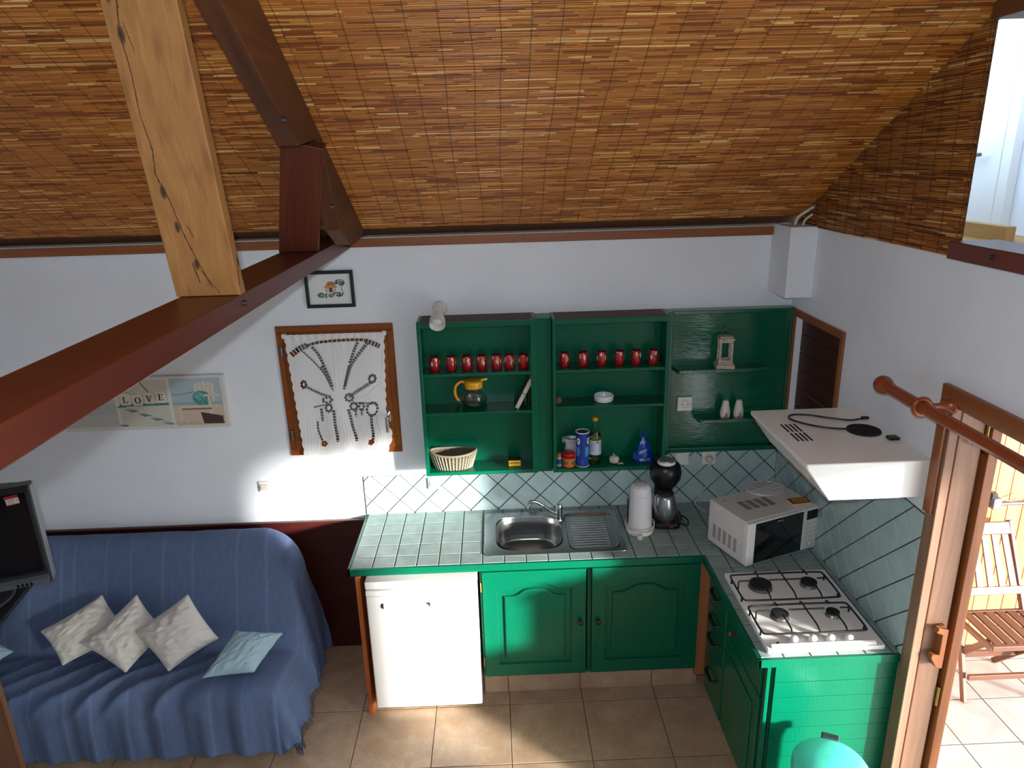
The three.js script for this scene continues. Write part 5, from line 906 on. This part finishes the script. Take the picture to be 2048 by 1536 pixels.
// cutwork lace hung on a thin rod in front of the sash
{
  const W = 768, H = 1024, c0 = document.createElement('canvas'), b0 = document.createElement('canvas'); c0.width = b0.width = W; c0.height = b0.height = H;
  const c = c0.getContext('2d'), b = b0.getContext('2d');
  c.fillStyle = '#fff'; c.fillRect(0, 0, W, H); b.fillStyle = '#777'; b.fillRect(0, 0, W, H);
  const X = (x, y) => [((x - 305 - (y - 615) * 0.13) / (605 - (y - 615) * 0.075)) * W, ((y - 615) / 755) * H];   // sketch units to cloth
  const path = (k, pts, close) => { k.beginPath(); pts.forEach(([x, y], i) => { const p = X(x, y); if (!i) k.moveTo(...p); else { const q = X(...pts[i - 1]); k.quadraticCurveTo(q[0], q[1], (q[0] + p[0]) / 2, (q[1] + p[1]) / 2); if (i === pts.length - 1) k.lineTo(...p); } }); if (close) k.closePath(); };
  const ladder = (pts, w0, dash = [13, 5]) => { w0 *= 1.45; dash = dash.map((q, i) => (i ? 5 : q * 1.5));
    b.strokeStyle = '#fff'; b.lineWidth = w0 + 14; path(b, pts); b.stroke(); b.strokeStyle = '#777'; b.lineWidth = w0 + 4; path(b, pts); b.stroke();
    c.strokeStyle = '#000'; c.lineWidth = w0; c.setLineDash(dash); path(c, pts); c.stroke(); c.setLineDash([]);
  };
  const cells = (cx, cy, rx, ry, n) => { for (let i = 0; i < n; i++) { const a = i / n * 6.283, p = X(cx + rx * Math.cos(a), cy + ry * Math.sin(a)); c.fillStyle = '#000'; c.beginPath(); for (let k = 0; k < 5; k++) { const q = [p[0] + (14 + 5 * N(i, k)) * Math.cos(k * 1.256 + i), p[1] + (14 + 5 * N(i, k + 9)) * Math.sin(k * 1.256 + i)]; k ? c.lineTo(...q) : c.moveTo(...q); } c.fill(); } };
  ladder([[342, 735], [390, 698], [440, 680]], 30, [15, 6]); ladder([[440, 682], [500, 666], [560, 660], [650, 656], [740, 655], [800, 658]], 15, [20, 6]); ladder([[800, 662], [850, 680], [890, 700]], 26, [15, 6]);
  ladder([[470, 690], [510, 735], [535, 790], [560, 850], [585, 905]], 16); ladder([[525, 810], [550, 840], [575, 890], [592, 940]], 22); ladder([[400, 705], [440, 740], [490, 790], [540, 850], [570, 905], [600, 965]], 8, [14, 5]);
  ladder([[755, 670], [730, 720], [715, 770], [700, 800]], 15); ladder([[815, 675], [770, 730], [720, 790], [695, 850], [672, 940]], 18); ladder([[700, 810], [688, 870], [668, 960]], 14);
  cells(412, 915, 14, 20, 7); ladder([[420, 925], [470, 955], [530, 985], [585, 1000]], 14, [12, 6]); cells(848, 893, 20, 22, 8); ladder([[838, 915], [790, 945], [740, 975], [695, 1010]], 17, [12, 6]);
  cells(560, 1020, 30, 16, 7); cells(700, 1010, 24, 22, 8); cells(568, 1070, 20, 22, 8); cells(730, 1065, 22, 22, 8); cells(780, 1062, 16, 22, 6); cells(850, 1080, 34, 40, 12);
  ladder([[600, 1085], [606, 1140], [604, 1200], [612, 1290]], 17); ladder([[695, 1085], [712, 1150], [714, 1220], [730, 1290]], 17); ladder([[518, 1070], [522, 1110], [524, 1150]], 16); ladder([[742, 1090], [744, 1130]], 12); ladder([[780, 1080], [783, 1120]], 10); ladder([[845, 1120], [842, 1180], [834, 1240], [826, 1300]], 16);
  ladder([[470, 1060], [510, 1052], [545, 1050]], 8, [12, 6]); ladder([[740, 1045], [800, 1040], [880, 1050]], 8, [12, 6]); ladder([[490, 1150], [488, 1210], [510, 1270], [525, 1310]], 12); cells(525, 1296, 14, 12, 5); cells(822, 1290, 12, 12, 5);
  b.strokeStyle = '#e8e8e8'; b.lineWidth = 5; for (let i = 0; i < 26; i++) { const x = 420 + i * 19, y = 1160 + 60 * Math.abs(N(i * 2.2)); path(b, [[x, 1340], [x + 20 * N(i), y + 60], [x + 40 * N(i + 9), y - 40]]); b.stroke(); }
  for (const pts of [[[615, 670], [628, 800], [640, 960]], [[600, 680], [606, 820], [612, 950]], [[360, 760], [350, 860], [372, 960]], [[900, 720], [905, 830], [905, 960]], [[800, 1000], [850, 960], [890, 930]]]) { path(b, pts); b.stroke(); }
  const alphaMap = new THREE.CanvasTexture(c0), bump = new THREE.CanvasTexture(b0); alphaMap.magFilter = bump.magFilter = THREE.LinearFilter;
  const cloth = new THREE.MeshPhysicalMaterial({ color: 0xefeeec, roughness: 0.95, transmission: 0.12, thickness: 0, alphaMap, alphaTest: 0.5, bumpMap: bump, bumpScale: 0.003, side: THREE.DoubleSide });
  const l = thing('lace_curtain', 'white cutwork lace curtain hanging on a rod over the small window', 'curtain', [-0.07, 2.0, 0.04]);
  const sh = surf((u, v) => {
    const y = 1.998 - v * 0.697 - 0.006 * Math.sin(u * 10) * v, x0 = -0.333 + 0.032 * v, x1 = 0.192 - 0.036 * v + 0.03 * Math.exp(-Math.pow((v - 0.86) / 0.1, 2));
    const sc = 0.007 * Math.abs(Math.sin(v * 40)), x = x0 + (x1 - x0) * u + (u < 0.02 ? -sc : 0) + (u > 0.98 ? sc : 0);
    const f = 0.0035 * Math.sin(u * 80) * Math.exp(-v * 14) + 0.006 * Math.sin(u * 17 + 2 * v) * v + 0.016 * Math.exp(-Math.pow((u - 0.46 - 0.05 * v) / 0.09, 2)) * v * v + 0.012 * Math.exp(-Math.pow((u - 0.86) / 0.1, 2)) * v + 0.002 * N(u * 7, v * 7);
    const q = V(x, y, 0.034 + f); q.t = 1 - v; return q;
  }, 110, 150);
  put('cloth', sh, cloth, l);
  put('rod', tf(cyl(0.0045, 0.0045, 0.53, 12), [-0.07, 1.991, 0.031], [0, 0, Math.PI / 2]), M.plastic, l);
  for (const x of [-0.338, 0.197]) put('rod_clip', box(x - 0.011, x + 0.011, 1.98, 2.004, 0.018, 0.044, { r: 0.004, seg: 2 }), M.plastic, l);
}
{
  const r = thing('curtain_pole', 'long varnished wooden curtain pole with a round end above the terrace door', 'curtain pole', [2.283, 1.994, 1.21]);
  put('pole', tf(cyl(0.0215, 0.0215, 1.66, 28), [2.283, 1.994, 2.05], [Math.PI / 2, 0, 0]), M.rod, r);
  put('finial', tf(lathe([[0.0215, -0.012], [0.024, -0.008], [0.024, -0.002], [0.02, 0.002], [0.025, 0.01], [0.033, 0.024], [0.036, 0.04], [0.033, 0.056], [0.022, 0.069], [0, 0.074]], 32), [2.283, 1.994, 1.225], [-Math.PI / 2, 0, 0]), M.rod, r);
  for (const z of [1.44, 2.62]) {
    const b = put('bracket', [tf(new THREE.TorusGeometry(0.029, 0.009, 12, 36), [2.283, 1.994, z]), tf(lathe([[0.011, 0], [0.0095, 0.02], [0.012, 0.04], [0.018, 0.055], [0.027, 0.066], [0.032, 0.068], [0.032, 0.078], [0, 0.078]], 28), [2.312, 1.996, z], [0, 0, -Math.PI / 2], [1, 1.06, 1])], M.rod, r);
    b.userData.label = 'ring bracket';
  }
}

// ---------- sofa, cushions, television ----------
{
  const weave = tex(512, 256, (u, v) => { const s = Math.sin(u * 6.283 * 90) * 0.05, rib = Math.pow(Math.max(0, Math.sin(u * 6.283 * 5 + 2 * N(u * 3))), 24) * 0.22; const t = 0.45 + s * 0.4 + rib + 0.16 * fbm(u * 40, v * 12, 3, 4) + 0.1 * N(u * 120, v * 120); return mix(hex(0x40506f), hex(0x7488ac), THREE.MathUtils.clamp(t, 0, 1)); }, { srgb: true, sx: 1 / 0.8, sy: 1 / 0.8 });
  const wb = tex(512, 256, (u, v) => 0.4 + 0.08 * Math.sin(u * 6.283 * 90) + 0.35 * Math.pow(Math.max(0, Math.sin(u * 6.283 * 5 + 2 * N(u * 3))), 24) + 0.2 * N(u * 160, v * 160), { sx: 1 / 0.8, sy: 1 / 0.8 });
  const throwM = new THREE.MeshPhysicalMaterial({ map: weave, bumpMap: wb, bumpScale: 0.0016, roughness: 0.95, sheen: 0.35, sheenRoughness: 0.6, sheenColor: new THREE.Color(0x8090a8), side: THREE.DoubleSide });
  const s = thing('sofa', 'low sofa bed under a draped blue cotton throw', 'sofa', [-1.3, 0, 0.45]);
  const XL = -2.34, XE = -0.36;
  // profile from the front hem over the seat and the back to the rear, by arc position
  const prof = [[0.052, 0.888], [0.2, 0.884], [0.33, 0.872], [0.385, 0.845], [0.405, 0.78], [0.39, 0.66], [0.368, 0.54], [0.352, 0.465], [0.375, 0.432], [0.47, 0.4], [0.62, 0.345], [0.76, 0.292], [0.86, 0.245], [0.905, 0.2], [0.912, 0.15], [0.885, 0.105], [0.78, 0.08], [0.55, 0.07], [0.3, 0.066]];
  const pc = new THREE.CatmullRomCurve3(prof.map(([y, z]) => V(0, y, z)), false, 'centripetal'), LEN = pc.getLength();
  const folds = (x, v) => {
    const p = pc.getPointAt(v); let d = 0.004 * N(x * 9, v * 14, 2);
    const seat = THREE.MathUtils.smoothstep(v, 0.08, 0.17) * (1 - THREE.MathUtils.smoothstep(v, 0.30, 0.39));
    const w = (1 - THREE.MathUtils.smoothstep(x, -0.95, -0.62));
    const ph = x * 34 - v * 70 + 2.5 * N(x * 4, v * 6, 7); d += seat * w * 0.024 * (Math.pow(0.5 + 0.5 * Math.sin(ph), 2) - 0.4 + 0.4 * N(x * 16, v * 9, 3));
    const skirt = 1 - THREE.MathUtils.smoothstep(v, 0.1, 0.26); d += skirt * (0.012 * Math.sin(x * 33 + 2 * N(x * 5)) + 0.012 * N(x * 18, v * 3, 5)) * (1 - v * 2.5);
    return [p, d];
  };
  const roundEnd = (x) => { const t = THREE.MathUtils.clamp((x - (XE - 0.2)) / 0.2, 0, 1); return 1 - Math.sqrt(Math.max(0, 1 - t * t)); };
  const pt = (x, v) => {
    const [p, d] = folds(x, v), q = pc.getTangentAt(v), nx = V(0, -q.z, q.y).multiplyScalar(-1), e = roundEnd(x);
    const back = THREE.MathUtils.smoothstep(v, 0.44, 0.62), drop = back * e * 0.26 * THREE.MathUtils.smoothstep(p.y, 0.4, 0.9) + (1 - back) * e * 0.035;
    let y = p.y + nx.y * -d * 1.0 - drop, z = p.z - nx.z * d; 
    z -= e * (1 - back) * 0.03 * THREE.MathUtils.smoothstep(p.z, 0.6, 0.85);
    if (v < 0.14) y += 0.012 * N(x * 14, 3) * (1 - v / 0.14) - (x > -0.62 && x < -0.55 ? 0 : 0);
    const o = V(x, Math.max(0.02, y), z); o.s = x; o.t = v * LEN; return o;
  };
  const NX = 260, NV = 150, cov = surf((u, v) => pt(XL + (XE - XL) * u, v), NX, NV);
  const side = surf((u, v) => {                                             // the fall at the right end, from the end profile down to a flared hem
    const e = pt(XE, u), top = e.y, hem = u < 0.42 ? 0.045 + 0.02 * N(u * 30, 1) : 0.05 + 0.1 * Math.pow(Math.abs(N(u * 9, 4)), 1);
    const k = Math.pow(v, 0.8), bul = 0.055 * Math.sin(Math.min(1, v * 1.3) * Math.PI / 2) * THREE.MathUtils.smoothstep(top, 0.06, 0.3), y = top + (Math.min(top, hem) - top) * v;
    const f = 0.014 * v * Math.sin(u * 52) + 0.012 * N(u * 18, v * 4, 8) * v;
    const o = V(XE + bul + 0.02 * v + f, y, e.z + (e.z > 0.3 ? 0.012 * v * Math.sin(u * 30) : 0.0)); o.s = XE + v * 0.6; o.t = u * LEN; return o;
  }, 190, 40);
  put('throw_cover', [cov, side], throwM, s);
  const under = std(0x7f9aa4, 0.85);
  put('mattress', [box(XL + 0.02, XE - 0.06, 0.11, 0.33, 0.36, 0.84, { r: 0.04, seg: 2 }), tf(box(XL + 0.02, XE - 0.24, -0.02, 0.42, -0.05, 0.05, { r: 0.03, seg: 2 }), [0, 0.41, 0.27], [-0.42, 0, 0])], under, s);
  for (const [x, z] of [[-0.52, 0.76], [-2.2, 0.76], [-0.52, 0.2], [-2.2, 0.2]]) put('leg', tf(cyl(0.022, 0.018, 0.12, 14), [x, 0.06, z]), M.black, s);
  const fr = [];
  for (let i = 0; i < 46; i++) { const u = 0.0 + i * 0.0085, e = pt(XE, u), x = XE + 0.085 + 0.014 * Math.sin(u * 52) + rr(-0.004, 0.004), z = e.z + rr(-0.004, 0.004); const y = 0.055 + rr(-0.005, 0.01); fr.push(tube([V(x - 0.004, y + 0.012, z), V(x + rr(-0.004, 0.006), y - 0.012, z + rr(-0.006, 0.006)), V(x + rr(0, 0.012), y - 0.04, z + rr(-0.01, 0.01))], 0.0016, 5, 4)); }
  put('fringe', fr, std(0x34405a, 0.95), s).userData.kind = 'stuff';
}
function cushion(label, corners, thick, mat, group, sd) {
  const P = corners.map((c) => V(...c)), c = P.reduce((a, q) => a.add(q), V()).multiplyScalar(0.25);
  const n = V().subVectors(P[1], P[3]).cross(V().subVectors(P[0], P[2])).normalize(); if (n.y + n.z < 0) n.negate();
  const o = thing('cushion', label, 'cushion', c.toArray(), { group });
  const half = (sg) => surf((a, b) => {
    let u = a * 2 - 1, v = b * 2 - 1; const cu = u, cv = v;
    u *= 1 - 0.055 * (1 - cv * cv); v *= 1 - 0.055 * (1 - cu * cu);
    const s = (u + 1) / 2, t = (v + 1) / 2;
    const q = P[3].clone().lerp(P[2], s).lerp(P[0].clone().lerp(P[1], s), t);
    const e = Math.pow(Math.max(0, (1 - Math.pow(Math.abs(cu), 2.4)) * (1 - Math.pow(Math.abs(cv), 2.4))), 0.55);
    const wr = 0.008 * N(cu * 3.5 + sd, cv * 3.5, sd) + 0.0055 * Math.sin((cu - cv) * 13 + 4 * N(cu * 2, cv * 2, sd + 3)) * Math.pow(Math.abs(cu * cv), 0.7) + 0.004 * N(cu * 9, cv * 3, sd + 8);
    q.addScaledVector(n, sg * (thick * e + wr * Math.min(1, e * 2))); q.s = s * 0.3; q.t = t * 0.3; return q;
  }, 56, 56);
  const back = half(-1), ix = back.index.array; for (let i = 0; i < ix.length; i += 3) { const w = ix[i]; ix[i] = ix[i + 1]; ix[i + 1] = w; } back.computeVertexNormals();
  put('cover', [half(1), back], mat, o);
  const seam = []; for (let i = 0; i < 60; i++) { const k = i / 60 * 4, e = Math.floor(k), f = (k - e) * 2 - 1, m = 1 - 0.055 * (1 - f * f), q = [[f, m], [m, -f], [-f, -m], [-m, f]][e], s = (q[0] + 1) / 2, t = (q[1] + 1) / 2; seam.push(P[3].clone().lerp(P[2], s).lerp(P[0].clone().lerp(P[1], s), t)); }
  put('piping', tube(seam, 0.0022, 120, 5, true), mat, o);
  return o;
}
{
  const cream = std(0xd6d2ca, 0.92, { bumpMap: fineBump, bumpScale: 0.0007, side: THREE.DoubleSide }), blue = std(0x9db9c4, 0.92, { bumpMap: fineBump, bumpScale: 0.0007, side: THREE.DoubleSide });
  // corners: top, right, bottom, left
  cushion('white cushion, furthest left of the three leaning on the sofa back', [[-1.365, 0.69, 0.41], [-1.205, 0.52, 0.51], [-1.512, 0.42, 0.62], [-1.648, 0.562, 0.525]], 0.072, cream, null, 1);
  cushion('white cushion in the middle of the three leaning on the sofa back', [[-1.152, 0.716, 0.46], [-0.985, 0.552, 0.56], [-1.155, 0.415, 0.69], [-1.39, 0.542, 0.62]], 0.075, cream, null, 5);
  cushion('white cushion, nearest of the three to the pale blue one', [[-0.87, 0.727, 0.49], [-0.696, 0.537, 0.61], [-0.92, 0.436, 0.72], [-1.113, 0.605, 0.62]], 0.078, cream, null, 9);
  cushion('pale blue cushion lying on the seat near the right end of the sofa', [[-0.613, 0.556, 0.58], [-0.372, 0.535, 0.585], [-0.474, 0.45, 0.77], [-0.712, 0.46, 0.81]], 0.068, blue, null, 13);
  cushion('pale blue cushion at the far left end of the sofa, partly out of view', [[-1.99, 0.56, 0.5], [-1.76, 0.50, 0.60], [-1.91, 0.435, 0.72], [-2.14, 0.45, 0.62]], 0.05, blue, null, 17);
}
{
  solo('support_post', box(-1.33, -1.122, 0.0, 2.436, 1.475, 1.5, { r: 0.004 }), M.board, 'upright reddish wooden post at the left edge in front of the sofa', 'post');
  const s = thing('television_shelf', 'black bracket shelf under the television', 'shelf', [-1.5, 1.1, 1.1]);
  put('platform', tf(extr(poly([[-1.9, -0.75], [-1.32, -0.9], [-1.262, -1.26], [-1.3, -1.3], [-1.9, -1.4]]), 0.016, 0.003), [0, 1.1, 0], [-Math.PI / 2, 0, 0]), M.blackMatte, s);
  put('arm', [box(-2.399, -1.85, 1.055, 1.095, 1.03, 1.09), box(-2.399, -2.37, 0.95, 1.2, 0.96, 1.16)], M.black, s);
  const t = thing('television', 'dark grey television with a price sticker at the top right of its screen', 'television', [-1.47, 1.12, 1.09], { local: true, turn: 0.36 });
  const W = 0.62, w2 = W / 2, H0 = 0.045, H1 = 0.505;
  put('swivel_base', lathe([[0, 0], [0.15, 0], [0.155, 0.004], [0.155, 0.014], [0.145, 0.02], [0.06, 0.026], [0.05, 0.05], [0, 0.05]], 40), M.darkGrey, t);
  const fr = poly([[-w2, H0], [w2, H0], [w2, H1], [-w2, H1]]); fr.holes.push(rrect(-w2 + 0.035, w2 - 0.02, H0 + 0.058, H1 - 0.03, 0.012, new THREE.Path()));
  const bez = std(0x25282c, 0.35);
  put('bezel', tf(extr(fr, 0.05, 0.008, 3), [0, 0, -0.02]), bez, t);
  put('bezel_edge', [box(w2 - 0.006, w2 + 0.004, H0 + 0.004, H1 - 0.006, -0.026, 0.024, { r: 0.003 })], std(0x9a9fa4, 0.35, { metalness: 0.5 }), t);
  const sc = put('screen', surf((u, v) => { const x = -w2 + 0.03 + u * (W - 0.045), y = H0 + 0.05 + v * (H1 - H0 - 0.075); return V(x, y, 0.012 + 0.006 * Math.sin(u * Math.PI) * Math.sin(v * Math.PI)); }, 24, 18), new THREE.MeshPhysicalMaterial({ color: 0x16181c, roughness: 0.12, clearcoat: 1, clearcoatRoughness: 0.05 }), t);
  const st = new THREE.PlaneGeometry(0.05, 0.042); st.rotateZ(0.08); st.translate(w2 - 0.075, H1 - 0.062, 0.0172);
  put('sticker', st, new THREE.MeshStandardMaterial({ roughness: 0.6, map: canvasTex(128, 112, (c, w, h) => { c.fillStyle = '#e8e4da'; c.fillRect(0, 0, w, h); c.fillStyle = '#c22438'; c.fillRect(0, 0, w, 34); c.fillRect(0, h - 10, w, 10); c.fillStyle = '#3a3fa0'; c.fillRect(0, 34, 10, h - 44); c.fillStyle = '#8a8fb0'; for (let r = 0; r < 4; r++) c.fillRect(24, 44 + r * 14, 70 - r * 6, 6); c.fillStyle = '#e0c84a'; c.fillRect(100, 50, 20, 26); }) }), sc);
  const lip = put('control_strip', tf(extr(poly([[0, 0], [0.03, 0.006], [0.034, 0.03], [0, 0.046]]), W - 0.03, 0.002), [w2 - 0.01, H0 + 0.004, 0.024], [0, -Math.PI / 2, 0]).applyMatrix4(new THREE.Matrix4()), std(0x6f757c, 0.35, { metalness: 0.4 }), t);
  put('button', [0, 1, 2, 3].map((i) => box(w2 - 0.125 + i * 0.016, w2 - 0.115 + i * 0.016, H0 + 0.012, H0 + 0.032, 0.05, 0.057, { r: 0.0015 })), M.black, lip);
  put('rear_housing', tf(surf((u, v) => { const a = u * Math.PI * 2, k = 1 - 0.55 * v * v, c = Math.cos(a), d = Math.sin(a), e = Math.pow(Math.pow(Math.abs(c), 8) + Math.pow(Math.abs(d), 8), -1 / 8), r = v > 0.98 ? 0 : k; return V((w2 - 0.012) * c * e * r, 0.275 + 0.218 * d * e * r, -0.02 - 0.26 * v); }, 64, 24)), std(0x1b1d20, 0.5, { side: THREE.DoubleSide }), t);
}

// ---------- pedal bin and terrace chair ----------
{
  const b = thing('pedal_bin', 'round pedal bin with a turquoise lid beside the green boarded unit', 'bin', [2.035, 0, 1.618], { local: true });
  put('bin_body', lathe([[0, 0.002], [0.125, 0.002], [0.13, 0.01], [0.137, 0.54], [0.134, 0.555], [0.128, 0.555]], 48), std(0x50605c, 0.35, { metalness: 0.3 }), b);
  put('lid', lathe([[0.0, 0.625], [0.05, 0.623], [0.1, 0.615], [0.132, 0.6], [0.1425, 0.585], [0.1435, 0.552], [0.14, 0.552]], 56), std(0x55dcc2, 0.3), b);
  put('hinge', box(-0.035, 0.03, 0.57, 0.606, -0.158, -0.13, { r: 0.004, seg: 2 }), M.darkGrey, b).rotation.y = -0.42;
  put('pedal', box(-0.03, 0.03, 0.012, 0.024, 0.12, 0.19, { r: 0.004 }), M.black, b);
  put('foot_ring', tf(new THREE.TorusGeometry(0.128, 0.008, 8, 48), [0, 0.008, 0], [Math.PI / 2, 0, 0]), M.black, b);
}
{
  const c = thing('folding_chair', 'slatted wooden folding chair on the sunlit terrace', 'chair', [3.452, 0, 0.585], { local: true });
  const w = 0.2, mem = (p, q, a, b2) => { const y = V().subVectors(q, p), L = y.length(); y.normalize(); const x = V(1, 0, 0), z = V().crossVectors(x, y).normalize(); return box(-a / 2, a / 2, 0, L, -b2 / 2, b2 / 2, { r: 0.003 }).applyMatrix4(new THREE.Matrix4().makeBasis(V().crossVectors(y, z), y, z).setPosition(p)); };
  for (const s of [-1, 1]) {
    const bp = put('back_post', mem(V(s * w, 0.0, 0.11), V(s * (w - 0.05), 0.88, -0.27), 0.02, 0.032), M.teak, c);
    put('leg', mem(V(s * (w - 0.026), 0.0, -0.2), V(s * (w - 0.026), 0.425, 0.16), 0.02, 0.032), M.teak, c);
    put('seat_rail', mem(V(s * (w - 0.004), 0.41, -0.08), V(s * (w - 0.004), 0.425, 0.222), 0.02, 0.03), M.teak, c);
  }
  put('top_rail', tf(box(-w + 0.046, w - 0.046, -0.035, 0.035, -0.01, 0.01, { axis: 'x', r: 0.006, seg: 2 }), [0, 0.845, -0.25], [-0.44, 0, 0]), M.teak, c);
  put('lower_rail', tf(box(-w + 0.028, w - 0.028, -0.022, 0.022, -0.009, 0.009, { axis: 'x', r: 0.003 }), [0, 0.545, -0.104], [-0.44, 0, 0]), M.teak, c);
  for (let i = 0; i < 5; i++) put('back_slat', mem(V(-0.124 + i * 0.062, 0.55, -0.105), V(-0.112 + i * 0.056, 0.82, -0.238), 0.038, 0.01), M.teak, c);
  for (let i = 0; i < 6; i++) put('seat_slat', box(-0.172 + i * 0.061, -0.126 + i * 0.061, 0.43, 0.443, -0.06, 0.205, { axis: 'z', r: 0.003 }), M.teak, c);
  put('seat_front', box(-w + 0.002, w - 0.002, 0.414, 0.444, 0.206, 0.226, { axis: 'x', r: 0.004 }), M.teak, c);
  put('seat_back', box(-w + 0.016, w - 0.016, 0.424, 0.444, -0.082, -0.061, { axis: 'x', r: 0.003 }), M.teak, c);
  put('stretcher', [box(-w + 0.01, w - 0.01, 0.13, 0.16, 0.082, 0.1, { axis: 'x', r: 0.003 })], M.teak, c);
  put('stretcher', [box(-w + 0.03, w - 0.03, 0.165, 0.2, -0.058, -0.04, { axis: 'x', r: 0.003 })], M.teak, c);
}

scene.traverse((o) => { if (o.isMesh) { o.castShadow = true; o.receiveShadow = true; } });
renderer.render(scene, camera);
